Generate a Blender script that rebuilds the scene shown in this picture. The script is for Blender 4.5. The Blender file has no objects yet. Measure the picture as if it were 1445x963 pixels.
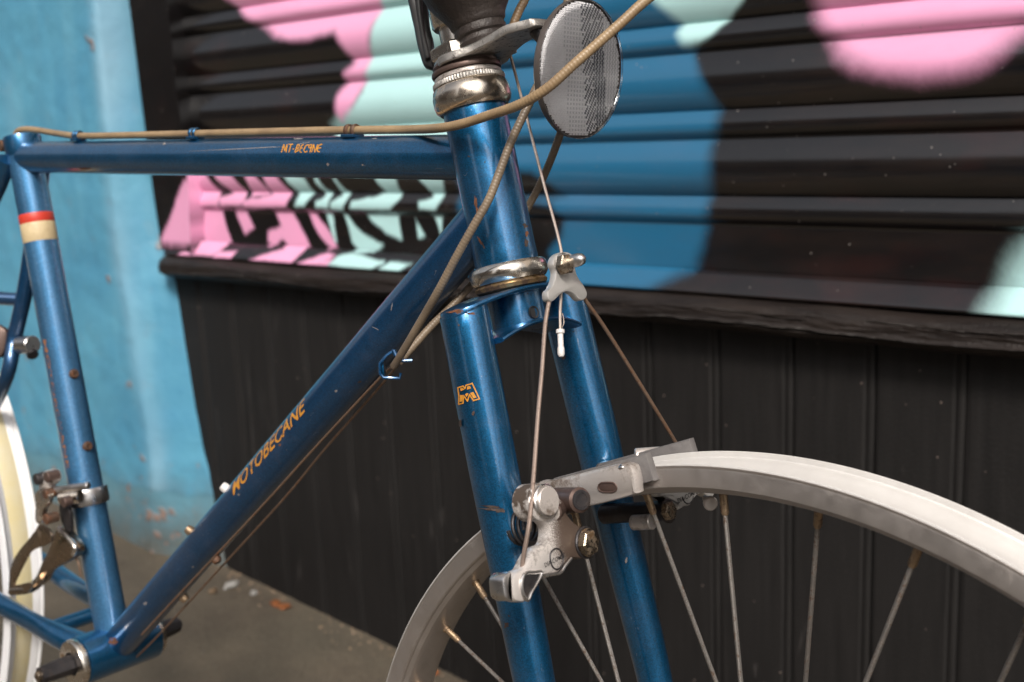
import bpy, bmesh, math, random
import numpy as np
from mathutils import Matrix, Vector, noise
random.seed(4)
SC = bpy.context.scene
COL = SC.collection
R_ = math.radians

# ---------------------------------------------------------------- camera calibration (bicycle frame, millimetres)
Q = dict(f=1560.178, yaw=39.007, pitch=9.418, roll=0.025, px=394.49, py=-482.428, pz=59.676, ha=74.769, hl=90.248,
         tt=515.129, sa=77.192, ttz=28.261, bbz=-357.605, steer=2.911, crown=31.978, fl=393.718, rake=76.352,
         hw=41.535, hw2=49.623, R=306.418, rw=34.535, sh=12.302, ph=6.549, dj=32.761, wtilt=-0.848, wyaw=0.766)
CX, CY = 722.5, 481.5
A_ = lambda *v: np.array(v, float)
def nrm(v): return v / np.linalg.norm(v)
_y, _p, _r = R_(Q['yaw']), R_(Q['pitch']), R_(Q['roll'])
CF = A_(-math.sin(_y) * math.cos(_p), math.cos(_y) * math.cos(_p), -math.sin(_p))
CR = nrm(np.cross(CF, [0, 0, 1.])); CU = np.cross(CR, CF)
CR, CU = CR * math.cos(_r) + CU * math.sin(_r), CU * math.cos(_r) - CR * math.sin(_r)
CC = A_(Q['px'], Q['py'], Q['pz'])
def at(x, y, z): return CC + (CF + CR * (x - CX) / Q['f'] + CU * (CY - y) / Q['f']) * z
def ray(x, y): return nrm(CF * Q['f'] + CR * (x - CX) + CU * (CY - y))
def onpl(x, y, P, n):
    d = ray(x, y); return CC + d * (np.dot(P - CC, n) / np.dot(d, n))
def proj(P):
    d = P - CC; z = d @ CF
    return CX + Q['f'] * (d @ CR) / z, CY - Q['f'] * (d @ CU) / z, z
# bicycle frame -> street frame (Z plumb, X along the shopfront, Y into it)
Xw = -ray(-1150, 258)
Zw = -ray(1060, 8544.5); Zw = nrm(Zw - Xw * np.dot(Zw, Xw)); Yw = np.cross(Zw, Xw)
RW = np.array([Xw, Yw, Zw])
ZOFF = 700.0
def W(P):                       # bicycle-frame mm -> world metres
    v = RW @ P; return A_(v[0], v[1], v[2] + ZOFF) / 1000.0
WS = 1.15
WALL0 = at(1445, 215, 801 * WS)
WY = W(WALL0)[1]                # y of the shutter plane
def wuv(x, y, out=0.0):         # picture point -> point on the shopfront plane (out = metres towards the street)
    P = onpl(x, y, WALL0 - Yw * out * 1000, Yw); w = W(P); return w[0], w[2]

cam_d = bpy.data.cameras.new('camera'); cam = bpy.data.objects.new('camera', cam_d); COL.objects.link(cam)
cam_d.sensor_width = 36.0; cam_d.lens = 36.0 * Q['f'] / 1445.0
cam_d.clip_start = 0.02; cam_d.clip_end = 500
rwr, rwu, rwf = RW @ CR, RW @ CU, RW @ CF
M = Matrix(((rwr[0], rwu[0], -rwf[0], 0), (rwr[1], rwu[1], -rwf[1], 0), (rwr[2], rwu[2], -rwf[2], 0), (0, 0, 0, 1)))
M.translation = Vector(W(CC)); cam.matrix_world = M
cam_d.dof.use_dof = True; cam_d.dof.focus_distance = 0.60; cam_d.dof.aperture_fstop = 9.0
SC.camera = cam
SC.view_settings.view_transform = 'Standard'; SC.view_settings.look = 'None'
SC.view_settings.exposure = EXPO = 0.0; SC.view_settings.gamma = 1.0

# ---------------------------------------------------------------- light: hazy daylight from across the street
SUN_EL, SUN_AZ = 43.0, -50.0    # azimuth measured from +X towards +Y
world = bpy.data.worlds.new('World'); SC.world = world; world.use_nodes = True
nt = world.node_tree; nt.nodes.clear()
sky = nt.nodes.new('ShaderNodeTexSky'); sky.sky_type = 'NISHITA'; sky.sun_disc = False
sky.sun_elevation = R_(SUN_EL); sky.sun_rotation = R_(90 - SUN_AZ)
sky.dust_density = 6.0; sky.air_density = 1.0; sky.ozone_density = 1.0
hs = nt.nodes.new('ShaderNodeHueSaturation'); hs.inputs['Saturation'].default_value = 0.35
bg = nt.nodes.new('ShaderNodeBackground'); bg.inputs['Strength'].default_value = 0.15
wo = nt.nodes.new('ShaderNodeOutputWorld')
nt.links.new(sky.outputs[0], hs.inputs['Color']); nt.links.new(hs.outputs[0], bg.inputs[0]); nt.links.new(bg.outputs[0], wo.inputs[0])
sd = bpy.data.lights.new('sun', 'SUN'); sd.energy = 2.9; sd.angle = R_(10); sd.color = (1.0, 0.93, 0.84)
so = bpy.data.objects.new('sun', sd); COL.objects.link(so)
sv = Vector((math.cos(R_(SUN_EL)) * math.cos(R_(SUN_AZ)), math.cos(R_(SUN_EL)) * math.sin(R_(SUN_AZ)), math.sin(R_(SUN_EL))))
so.rotation_euler = sv.to_track_quat('Z', 'Y').to_euler(); so.location = (0, -3, 4)

# ---------------------------------------------------------------- materials
MATS = {}
class NB:
    def __init__(s, name):
        s.m = bpy.data.materials.new(name); s.m.use_nodes = True; s.t = s.m.node_tree; s.n = s.t.nodes
        s.b = s.n['Principled BSDF']; s.tc = s.n.new('ShaderNodeTexCoord'); MATS[name] = s.m
    def set(s, k, v):
        if hasattr(v, 'links'): s.t.links.new(v, s.b.inputs[k])
        elif isinstance(v, tuple) and len(v) == 3: s.b.inputs[k].default_value = (*v, 1)
        else: s.b.inputs[k].default_value = v
        return s
    def lk(s, a, b): s.t.links.new(a, b)
    def map(s, scale=(1, 1, 1), src='Object'):
        m = s.n.new('ShaderNodeMapping'); m.inputs['Scale'].default_value = scale
        s.lk(s.tc.outputs[src], m.inputs[0]); return m.outputs[0]
    def noise(s, sc, det=4, rough=.55, vec=None, dist=0):
        n = s.n.new('ShaderNodeTexNoise'); n.inputs['Scale'].default_value = sc; n.inputs['Detail'].default_value = det
        n.inputs['Roughness'].default_value = rough; n.inputs['Distortion'].default_value = dist
        s.lk(vec if vec is not None else s.tc.outputs['Object'], n.inputs['Vector']); return n.outputs['Fac']
    def vor(s, sc, feat='F1', out='Distance', vec=None, rnd=1.0):
        n = s.n.new('ShaderNodeTexVoronoi'); n.feature = feat; n.inputs['Scale'].default_value = sc
        n.inputs['Randomness'].default_value = rnd
        s.lk(vec if vec is not None else s.tc.outputs['Object'], n.inputs['Vector']); return n.outputs[out]
    def ramp(s, fac, stops):
        r = s.n.new('ShaderNodeValToRGB'); e = r.color_ramp.elements
        while len(e) < len(stops): e.new(0.5)
        for i, (p, c) in enumerate(stops):
            e[i].position = p; e[i].color = (*c, 1) if isinstance(c, tuple) else (c, c, c, 1)
        s.lk(fac, r.inputs[0]); return r.outputs[0]
    def mix(s, f, a, b, mode='MIX'):
        m = s.n.new('ShaderNodeMix'); m.data_type = 'RGBA'; m.blend_type = mode
        for i, v in ((0, f), (6, a), (7, b)):
            if hasattr(v, 'links'): s.lk(v, m.inputs[i])
            elif i == 0: m.inputs[0].default_value = v
            else: m.inputs[i].default_value = (*v, 1) if isinstance(v, tuple) else (v, v, v, 1)
        return m.outputs[2]
    def math(s, op, a, b=0.0):
        m = s.n.new('ShaderNodeMath'); m.operation = op
        for i, v in ((0, a), (1, b)):
            if hasattr(v, 'links'): s.lk(v, m.inputs[i])
            else: m.inputs[i].default_value = v
        return m.outputs[0]
    def bump(s, h, st=.3, d=.001, extra=None):
        b = s.n.new('ShaderNodeBump'); b.inputs['Strength'].default_value = st; b.inputs['Distance'].default_value = d
        s.lk(h, b.inputs['Height'])
        if extra is not None: s.lk(extra, b.inputs['Normal'])
        s.lk(b.outputs[0], s.b.inputs['Normal']); return b.outputs[0]

def paint_mat(name, col, rust=0.70, met=.55, rough=.33):
    k = NB(name)
    fl = k.vor(1600, out='Color'); sep = k.n.new('ShaderNodeSeparateColor'); k.lk(fl, sep.inputs[0])
    tone = k.mix(k.ramp(sep.outputs[0], [(0, 0.0), (1, 1.0)]), tuple(c * .72 for c in col), tuple(min(1, c * 1.35) for c in col))
    tone = k.mix(k.ramp(k.noise(14, 5), [(.45, 0.0), (.7, .2)]), tone, tuple(c * .6 for c in col))
    big = k.noise(22, 6, .7, dist=.6)
    chip = k.ramp(big, [(rust, 0.0), (rust + .02, 1.0)])
    spk = k.ramp(k.vor(160), [(.05, 1.0), (.085, 0.0)]); msk = k.ramp(k.noise(9, 2), [(.55, 0.0), (.62, 1.0)])
    spk = k.math('MULTIPLY', spk, msk)
    c2 = k.mix(chip, tone, k.mix(k.noise(260, 3), (.03, .016, .012), (.16, .065, .03)))
    c3 = k.mix(k.math('MULTIPLY', spk, .85), c2, (.035, .03, .032))
    # hairline scratches
    sv_ = k.map((30, 260, 30)); scr = k.ramp(k.noise(5, 2, .5, sv_, 1.2), [(.735, 0.0), (.745, .5)])
    c4 = k.mix(scr, c3, (.32, .36, .42))
    dust = k.ramp(k.noise(26, 6, .68, dist=.4), [(.5, 0.0), (.8, .12)])
    c4 = k.mix(dust, c4, (.30, .27, .32))
    k.set('Base Color', c4)
    bad = k.math('MAXIMUM', chip, spk)
    k.set('Metallic', k.math('MULTIPLY', k.math('SUBTRACT', 1.0, k.math('MAXIMUM', bad, dust)), met))
    k.set('Roughness', k.mix(bad, k.ramp(k.noise(35, 5), [(.3, rough - .05), (.75, rough + .12)]), .8))
    k.set('Coat Weight', k.math('MULTIPLY', k.math('SUBTRACT', 1.0, bad), .9)); k.set('Coat Roughness', .15); k.set('Coat IOR', 1.65)
    h = k.math('SUBTRACT', k.noise(900, 2), k.math('MULTIPLY', bad, 1.2))
    k.bump(h, .12, .0004)
    return k
paint_mat('blue_paint', (.005, .108, .25), .70, .82, .33)
paint_mat('blue_paint_pale_sheen', (.055, .19, .37), .70, .72, .42)  # paler base puts the seat tube's broad sky reflection into the colour
paint_mat('blue_paint_worn', (.012, .12, .28), .60, .8, .30)
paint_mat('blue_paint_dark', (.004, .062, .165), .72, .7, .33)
def metal_mat(name, c, c2, rough=.3, grime=(.45, .62), gcol=(.03, .022, .016), met=1.0, sc=60, bmp=.1, grough=.7):
    k = NB(name)
    g = k.ramp(k.noise(sc, 7, .7), [(grime[0], 0.0), (grime[1], 1.0)])
    base = k.mix(k.noise(sc * .4, 4), c, c2)
    k.set('Base Color', k.mix(g, base, gcol)); k.set('Metallic', k.math('MULTIPLY', k.math('SUBTRACT', 1.0, k.math('MULTIPLY', g, .8)), met))
    k.set('Roughness', k.mix(g, k.ramp(k.noise(sc * 3, 4), [(.3, max(.04, rough - .07)), (.7, rough + .1)]), grough))
    k.bump(k.noise(sc * 8, 4, .7), bmp, .0006); return k
metal_mat('chrome', (.82, .76, .68), (.72, .66, .58), .21, (.55, .66), (.12, .07, .03), sc=55, bmp=.04, grough=.45)
metal_mat('chrome_rusty', (.74, .67, .58), (.6, .5, .4), .22, (.57, .72), (.10, .05, .02), sc=45)
metal_mat('alloy', (.70, .68, .66), (.58, .56, .55), .30, (.60, .74), (.06, .045, .035), sc=55, bmp=.12)
metal_mat('alloy_dirty', (.66, .61, .575), (.54, .49, .46), .38, (.52, .66), (.12, .09, .07), sc=60, bmp=.15, met=.55)
metal_mat('alloy_grimy', (.74, .70, .67), (.64, .59, .56), .38, (.52, .60), (.07, .05, .038), sc=32, bmp=.15, met=.5)
metal_mat('cage_bronze', (.46, .37, .28), (.34, .26, .19), .26, (.60, .75), (.12, .08, .05), sc=30, bmp=.05)
metal_mat('alloy_matte', (.60, .58, .555), (.50, .48, .46), .42, (.66, .78), (.06, .045, .035), sc=80, bmp=.15, met=.6)
metal_mat('cast_alloy', (.64, .61, .57), (.46, .43, .40), .42, (.52, .66), (.06, .05, .045), sc=260, bmp=.5)
metal_mat('rim_side', (.56, .51, .48), (.40, .365, .34), .38, (.60, .80), (.10, .075, .06), sc=45, bmp=.1, met=.85)
metal_mat('rim_inner', (.30, .27, .24), (.22, .2, .18), .45, (.55, .75), (.07, .055, .045), sc=60, bmp=.15, met=.7)
metal_mat('rusty_bolt', (.16, .10, .07), (.09, .055, .04), .5, (.5, .6), (.13, .05, .02), sc=200, bmp=.4, met=.6)
metal_mat('brown_bolt', (.14, .09, .075), (.10, .07, .06), .42, (.55, .7), (.05, .03, .02), sc=150, met=.55)
metal_mat('dark_steel', (.075, .07, .075), (.04, .038, .04), .42, (.5, .7), (.03, .02, .015), sc=120, bmp=.3, met=.8)
metal_mat('bolt_head', (.40, .34, .26), (.26, .2, .15), .25, (.5, .62), (.09, .05, .02), sc=180, bmp=.2)
metal_mat('spoke_steel', (.30, .28, .26), (.17, .155, .145), .45, (.50, .62), (.10, .065, .045), sc=350, bmp=.4, met=.8)
metal_mat('brass', (.40, .29, .18), (.26, .18, .12), .4, (.5, .65), (.09, .05, .03), sc=250, bmp=.3, met=.8)
metal_mat('cable_steel', (.52, .45, .40), (.38, .31, .27), .4, (.55, .7), (.14, .09, .07), sc=300, met=.8)
metal_mat('cable_brown', (.34, .26, .22), (.24, .18, .15), .45, (.55, .7), (.14, .09, .07), sc=300, met=.6)
metal_mat('cable_rusty', (.25, .17, .12), (.16, .10, .07), .5, (.5, .65), (.12, .05, .02), sc=300, met=.6)
metal_mat('race_rusty', (.36, .25, .13), (.2, .13, .06), .35, (.42, .56), (.045, .025, .014), sc=120)
def simple(name, c, c2, rough, sc=80, bmp=.15, met=0.0, coat=0.0, bd=.0006):
    k = NB(name); k.set('Base Color', k.mix(k.ramp(k.noise(sc, 6, .65), [(.3, 0.0), (.7, 1.0)]), c, c2)); k.set('Roughness', rough)
    k.set('Metallic', met); k.set('Coat Weight', coat); k.bump(k.noise(sc * 5, 5, .7), bmp, bd); return k
simple('rim_bed', (.53, .51, .49), (.63, .61, .59), .5, 30, .05, met=.15)
simple('rim_bed_yellow', (.72, .66, .50), (.70, .58, .24), .5, 14, .05)
simple('rim_white', (.72, .72, .74), (.80, .80, .81), .4, 30, .05)
k = NB('rubber_dark'); k.set('Base Color', k.mix(k.ramp(k.noise(70, 6, .7), [(.3, 0.0), (.7, 1.0)]), (.017, .013, .012), (.052, .040, .035))); k.set('Roughness', k.ramp(k.noise(40, 5), [(.3, .38), (.7, .6)]))
k.bump(k.math('ADD', k.noise(70, 5, .7, k.map((1, 1, .25))), k.math('MULTIPLY', k.noise(500, 4), .3)), .8, .0022)
simple('rubber_black', (.012, .012, .013), (.028, .026, .027), .42, 60, .2)
simple('pad_rubber', (.10, .09, .09), (.16, .15, .145), .7, 120, .3)
simple('black_plastic', (.018, .017, .018), (.04, .036, .036), .35, 80, .15)
simple('decal_gold', (.62, .27, .03), (.42, .19, .03), .42, 500, .1)
simple('decal_worn', (.36, .15, .05), (.2, .09, .05), .5, 300, .1)
simple('sticker_red', (.62, .035, .02), (.5, .05, .03), .45, 150, .1)
simple('sticker_cream', (.62, .50, .30), (.5, .38, .22), .5, 180, .1)
simple('white_cap', (.72, .70, .68), (.6, .56, .54), .35, 150, .15)
simple('leaf_orange', (.30, .10, .025), (.18, .055, .015), .6, 120, .3)
simple('paper_white', (.36, .35, .33), (.26, .25, .23), .7, 90, .3)
# cable housing: ribbed vinyl, wear varying along it
for nm, c, c2 in (('housing_tan', (.30, .195, .10), (.17, .11, .065)), ('housing_grey', (.22, .165, .11), (.12, .09, .065)), ('housing_pale', (.36, .25, .14), (.22, .15, .085))):
    k = NB(nm); k.set('Base Color', k.mix(k.ramp(k.noise(45, 6, .7), [(.3, 0.0), (.68, 1.0)]), c, c2)); k.set('Roughness', .46)
    k.set('Coat Weight', .1); k.set('Coat Roughness', .3)
# graffiti shutter: colour attribute laid down by the sprayed shapes, dust and speckle on top
k = NB('shutter_paint'); at_ = k.n.new('ShaderNodeAttribute'); at_.attribute_name = 'spray'
spk = k.ramp(k.vor(150), [(.03, 1.0), (.06, 0.0)]); spk = k.math('MULTIPLY', k.ramp(k.vor(95), [(.045, 1.0), (.085, 0.0)]), k.ramp(k.noise(40, 2), [(.48, 0.0), (.58, .9)]))
cc = k.mix(k.ramp(k.noise(5, 6, .7, k.map((1, 1, 4))), [(.5, 0.0), (.78, .13)]), at_.outputs['Color'], (.085, .045, .03))
red_ = k.ramp(k.noise(7, 4, .6, k.map((1, 1, 2.5))), [(.56, 0.0), (.72, .011)]); cc = k.mix(1.0, cc, k.mix(k.math('MULTIPLY', red_, 1.0), (0.0, 0.0, 0.0), (1.0, .12, .08)), 'ADD'); cc = k.mix(spk, cc, (.30, .27, .25)); k.set('Base Color', cc)
k.set('Roughness', k.ramp(k.noise(30, 5), [(.3, .15), (.7, .23)])); k.set('Specular IOR Level', 1.0)
k.bump(k.noise(420, 3), .05, .0004)
# black painted timber
def timber(name, c, c2, rough, dist):
    k = NB(name); v = k.map((1, 1, .08)) if name == 'black_planks' else k.map((.15, 1, 1))
    g = k.noise(90, 6, .65, v)
    base = k.mix(k.ramp(g, [(.35, 0.0), (.75, 1.0)]), c, c2)
    sp = k.ramp(k.vor(55), [(.03, 1.0), (.07, 0.0)]); sp = k.math('MULTIPLY', sp, k.ramp(k.noise(25, 2), [(.48, 0.0), (.56, .8)]))
    base = k.mix(sp, base, (.28, .22, .19))
    sc_ = k.ramp(k.noise(10, 4, .6, k.map((2.2, 1, .35)), 1.5), [(.66, 0.0), (.72, .35)])
    base = k.mix(sc_, base, (.075, .068, .066))
    if name == 'black_sill':
        ca_ = k.n.new('ShaderNodeAttribute'); ca_.attribute_name = 'crack'; base = k.mix(k.math('MULTIPLY', ca_.outputs['Fac'], k.ramp(k.noise(60, 5), [(.35, .15), (.6, 1.0)])), base, (.20, .185, .175))
    k.set('Base Color', base); k.set('Roughness', rough); k.set('Specular IOR Level', .3)
    k.bump(k.math('ADD', g, k.noise(300, 4)), .35, dist)
timber('black_planks', (.0078, .0070, .0069), (.0150, .0136, .0133), .66, .0012)
timber('black_sill', (.0095, .0068, .006), (.026, .019, .016), .5, .003)
k = NB('guide_steel'); k.set('Base Color', k.mix(k.ramp(k.noise(25, 5), [(.4, 0.0), (.75, 1.0)]), (.012, .018, .024), (.035, .05, .06))); k.set('Roughness', .5)
k = NB('guide_edge'); k.set('Base Color', k.mix(k.noise(40, 5), (.045, .02, .018), (.02, .014, .013))); k.set('Roughness', .5)
# blue render of the pillar: roller strokes, scuffs, dirt and flaked spots, older paint low down
k = NB('blue_render')
pos = k.n.new('ShaderNodeNewGeometry'); sx = k.n.new('ShaderNodeSeparateXYZ'); k.lk(pos.outputs['Position'], sx.inputs[0])
c = k.mix(k.ramp(k.noise(5, 6, .6), [(.3, 0.0), (.72, 1.0)]), (.060, .24, .39), (.105, .33, .46))
c = k.mix(k.ramp(k.noise(38, 6, .75), [(.55, 0.0), (.75, .35)]), c, (.06, .22, .36))
c = k.mix(k.ramp(k.noise(3.2, 5, .6, k.map((3, 3, .5))), [(.5, 0.0), (.8, .5)]), c, (.20, .46, .58))
wr_ = k.n.new('ShaderNodeAttribute'); wr_.attribute_name = 'wear'
c = k.mix(k.math('MULTIPLY', wr_.outputs['Fac'], .55), c, (.36, .52, .62))
wv = k.math('ADD', sx.outputs[2], k.math('MULTIPLY', k.noise(4.5, 3), .12))
low = k.ramp(wv, [(.265, 1.0), (.275, 0.0)])
c = k.mix(low, c, k.mix(k.noise(9, 5), (.075, .25, .36), (.14, .36, .46)))
dirt = k.ramp(k.math('ADD', sx.outputs[2], k.math('MULTIPLY', k.noise(16, 6, .7), .16)), [(.15, 1.0), (.33, 0.0)])
c = k.mix(dirt, c, (.12, .10, .075))
fk = k.math('MULTIPLY', k.ramp(k.noise(24, 6, .7), [(.60, 0.0), (.615, 1.0)]), k.ramp(k.math('ADD', sx.outputs[2], k.math('MULTIPLY', k.noise(6, 3), .3)), [(.36, 1.0), (.46, 0.06)])); fa_ = k.n.new('ShaderNodeAttribute'); fa_.attribute_name = 'flake'; fk = k.math('MAXIMUM', fk, fa_.outputs['Fac']); c = k.mix(fk, c, k.mix(k.noise(60, 3), (.36, .26, .21), (.18, .10, .08)))
k.set('Base Color', c); k.set('Roughness', .55); k.bump(k.math('ADD', k.math('ADD', k.noise(18, 6), k.math('MULTIPLY', low, -.25)), k.math('MULTIPLY', fk, -.5)), .6, .006)
# ground
k = NB('pavement'); c = k.mix(k.ramp(k.noise(9, 8, .7), [(.3, 0.0), (.7, 1.0)]), (.072, .056, .040), (.145, .114, .080))
c = k.mix(k.ramp(k.noise(2.5, 4), [(.45, 0.0), (.7, .6)]), c, (.095, .085, .060))
c = k.mix(k.ramp(k.vor(90), [(.04, .8), (.12, 0.0)]), c, (.27, .24, .20)); k.set('Base Color', c); k.set('Roughness', .85)
c_ = 0
k.bump(k.math('ADD', k.noise(120, 7, .75), k.math('MULTIPLY', k.noise(14, 5), .8)), .8, .006)
simple('asphalt', (.034, .033, .032), (.055, .053, .05), .85, 60, .6)
simple('brick_facade', (.30, .24, .20), (.42, .36, .30), .8, 4, .3)
simple('facade_window', (.05, .06, .07), (.07, .08, .09), .12, 3, .02)
# reflector: lighter and darker cells paint in what the facets reflect
k = NB('prism_plastic'); k.set('Base Color', k.mix(k.ramp(k.noise(90, 4), [(.3, 0.0), (.7, 1.0)]), (.97, .96, .97), (.88, .87, .88))); k.set('Metallic', .0); k.set('Roughness', .25)
k = NB('prism_mid'); k.set('Base Color', (.74, .74, .76)); k.set('Metallic', .1); k.set('Roughness', .25)
k = NB('prism_dark'); k.set('Base Color', (.26, .27, .30)); k.set('Metallic', .5); k.set('Roughness', .2)
k = NB('clear_cover'); tr_ = k.n.new('ShaderNodeBsdfTransparent'); tr_.inputs[0].default_value = (.96, .96, .97, 1); gls = k.n.new('ShaderNodeBsdfGlossy'); gls.inputs['Roughness'].default_value = .08
fr_ = k.n.new('ShaderNodeFresnel'); fr_.inputs[0].default_value = 1.42; mx_ = k.n.new('ShaderNodeMixShader'); k.lk(fr_.outputs[0], mx_.inputs[0]); k.lk(tr_.outputs[0], mx_.inputs[1]); k.lk(gls.outputs[0], mx_.inputs[2]); k.lk(mx_.outputs[0], k.n['Material Output'].inputs[0])
k = NB('grey_housing'); k.set('Base Color', k.mix(k.noise(80, 4), (.05, .042, .040), (.12, .10, .09))); k.set('Roughness', .35)

# ---------------------------------------------------------------- object helpers
def link(name, me, mat=None, parent=None, smooth=True):
    o = bpy.data.objects.new(name, me); COL.objects.link(o)
    if mat: me.materials.append(MATS[mat])
    if smooth: me.shade_smooth()
    if parent is not None: o.parent = parent
    return o
def thing(name, label, cat, loc=(0, 0, 0), group=None):
    o = bpy.data.objects.new(name, None); COL.objects.link(o); o.location = loc; o.empty_display_size = .05
    o['label'] = label; o['category'] = cat
    if group: o['group'] = group
    return o
def tag(o, label, cat, group=None):
    o['label'] = label; o['category'] = cat
    if group: o['group'] = group
def auto(me, ang=35):
    bm = bmesh.new(); bm.from_mesh(me)
    for e in bm.edges:
        e.smooth = not (len(e.link_faces) == 2 and e.calc_face_angle(0) > R_(ang))
    bm.to_mesh(me); bm.free()

# the bicycle: an Empty on the ground under the bottom bracket, turned with the bicycle frame
a = R_(Q['ha']); AX = A_(-math.cos(a), 0, math.sin(a))
HT = AX * Q['hl']; TJ = AX * (Q['hl'] - Q['ttz']); SCL = TJ + A_(-Q['tt'], 0, 0)
_s = R_(Q['sa']); BB = SCL + A_(math.cos(_s), 0, -math.sin(_s)) * ((SCL[2] - Q['bbz']) / math.sin(_s)); DJ = AX * Q['dj']
st = R_(Q['steer']); _f0 = A_(math.sin(a), 0, math.cos(a)); _l0 = A_(0, -1, 0)
FW = _f0 * math.cos(st) + _l0 * math.sin(st); LAT = _l0 * math.cos(st) - _f0 * math.sin(st)
CRN = -AX * Q['crown']; AXLE = CRN - AX * Q['fl'] + FW * Q['rake']
BASE = A_(BB[0], 0, BB[2] - 280)
bike = thing('bicycle', 'old blue road bicycle with bare wheel rims and tan cables, leaning before the painted shutter', 'bicycle', tuple(W(BASE)))
bike.rotation_euler = Matrix(RW.tolist()).to_euler()
def bmesh_obj(name, verts, faces, mat, parent=None, smooth=True, ang=35):
    """verts in bicycle-frame millimetres"""
    par = parent or bike
    V = (np.asarray(verts, float) - BASE) / 1000.0
    me = bpy.data.meshes.new(name); me.from_pydata(V.tolist(), [], faces); me.update()
    bm = bmesh.new(); bm.from_mesh(me); bmesh.ops.remove_doubles(bm, verts=bm.verts, dist=1e-7)
    bmesh.ops.recalc_face_normals(bm, faces=bm.faces)
    if smooth:
        for f in bm.faces: f.smooth = True
        for e in bm.edges: e.smooth = not (len(e.link_faces) == 2 and e.calc_face_angle(0) > R_(ang))
    bm.to_mesh(me); bm.free()
    o = bpy.data.objects.new(name, me); COL.objects.link(o); me.materials.append(MATS[mat]); o.parent = par
    return o
class G:
    def __init__(s): s.v = []; s.f = []
    def add(s, v, f):
        n = len(s.v); s.v += [list(x) for x in v]; s.f += [[i + n for i in q] for q in f]; return s
    def build(s, name, mat, parent=None, **k): return bmesh_obj(name, s.v, s.f, mat, parent, **k)
def frame_of(d, hint=None):
    d = nrm(d); h = hint if hint is not None else (A_(0, 0, 1) if abs(d[2]) < .9 else A_(1, 0, 0))
    u = nrm(np.cross(h, d)); return u, np.cross(d, u)
def cr_spline(pts, n=8, closed=False):
    P = [np.asarray(p, float) for p in pts]; out = []; N = len(P)
    rng = range(N) if closed else range(N - 1)
    for i in rng:
        if closed: p0, p1, p2, p3 = P[i - 1], P[i], P[(i + 1) % N], P[(i + 2) % N]
        else: p0, p1, p2, p3 = P[max(i - 1, 0)], P[i], P[i + 1], P[min(i + 2, N - 1)]
        for j in range(n):
            t = j / n
            out.append(.5 * ((2 * p1) + (-p0 + p2) * t + (2 * p0 - 5 * p1 + 4 * p2 - p3) * t * t + (-p0 + 3 * p1 - 3 * p2 + p3) * t ** 3))
    if not closed: out.append(P[-1])
    return out
def tube(pts, r, n=20, caps=True, r2=None, hint=None):
    """swept tube; r scalar or list; r2 = second semi-axis"""
    P = [np.asarray(p, float) for p in pts]; N = len(P); v = []; f = []
    rr = r if hasattr(r, '__len__') else [r] * N; r22 = rr if r2 is None else (r2 if hasattr(r2, '__len__') else [r2] * N)
    T = [nrm(P[min(i + 1, N - 1)] - P[max(i - 1, 0)]) for i in range(N)]
    u, w = frame_of(T[0], hint)
    for i in range(N):
        u = nrm(u - T[i] * np.dot(u, T[i])); w = np.cross(T[i], u)
        for j in range(n):
            t = 2 * math.pi * j / n; v.append(P[i] + u * math.cos(t) * rr[i] + w * math.sin(t) * r22[i])
    for i in range(N - 1):
        for j in range(n):
            k2 = (j + 1) % n; f.append([i * n + j, i * n + k2, (i + 1) * n + k2, (i + 1) * n + j])
    if caps: f.append(list(range(n))[::-1]); f.append([(N - 1) * n + j for j in range(n)])
    return v, f
def lathe(O, ax, prof, n=40, phase=0, hint=None):
    """prof: list of (r, t)"""
    ax = nrm(ax); u, w = frame_of(ax, hint); v = []; f = []
    for (r, t) in prof:
        for j in range(n):
            th = 2 * math.pi * (j + phase) / n; v.append(O + ax * t + (u * math.cos(th) + w * math.sin(th)) * max(r, 1e-3))
    for i in range(len(prof) - 1):
        for j in range(n):
            k2 = (j + 1) % n; f.append([i * n + j, i * n + k2, (i + 1) * n + k2, (i + 1) * n + j])
    return v, f
def cyl(A, B, r, n=28, bev=.6):
    A = np.asarray(A, float); B = np.asarray(B, float); L = np.linalg.norm(B - A); b = min(bev, L * .3, r * .4)
    return lathe(A, B - A, [(0, 0), (r - b, 0), (r, b), (r, L - b), (r - b, L), (0, L)], n)
def hexnut(A, B, af, bev=.6):
    A = np.asarray(A, float); B = np.asarray(B, float); L = np.linalg.norm(B - A); R = af / math.sqrt(3)
    return lathe(A, B - A, [(0, 0), (R - bev, 0), (R, bev), (R, L - bev), (R - bev * 1.3, L), (0, L)], 6)
def extr(pts, nv, th, bev=.8):
    """pts closed 3-D outline (coplanar), extruded th along nv (starts at the outline), chamfered rims"""
    P = [np.asarray(p, float) for p in pts]; nv = nrm(nv); N = len(P)
    area = sum((np.cross(P[i], P[(i + 1) % N]) for i in range(N)), A_(0, 0, 0))
    if np.dot(area, nv) < 0: P = P[::-1]
    ins = []
    for i in range(N):
        t1 = nrm(P[i] - P[i - 1] + 1e-9); t2 = nrm(P[(i + 1) % N] - P[i] + 1e-9)
        m = np.cross(nv, t1) + np.cross(nv, t2); L = np.linalg.norm(m); m = m / max(L, .3); ins.append(m)
    rings = [(bev, 0), (bev * .3, bev * .3), (0, bev), (0, th - bev), (bev * .3, th - bev * .3), (bev, th)]
    v = []; f = []
    for (i_, h) in rings:
        for k2 in range(N): v.append(P[k2] + ins[k2] * i_ + nv * h)
    for r in range(len(rings) - 1):
        for j in range(N):
            q = (j + 1) % N; f.append([r * N + j, r * N + q, (r + 1) * N + q, (r + 1) * N + j])
    f.append(list(range(N))[::-1]); f.append([(len(rings) - 1) * N + j for j in range(N)])
    return v, f
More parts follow.
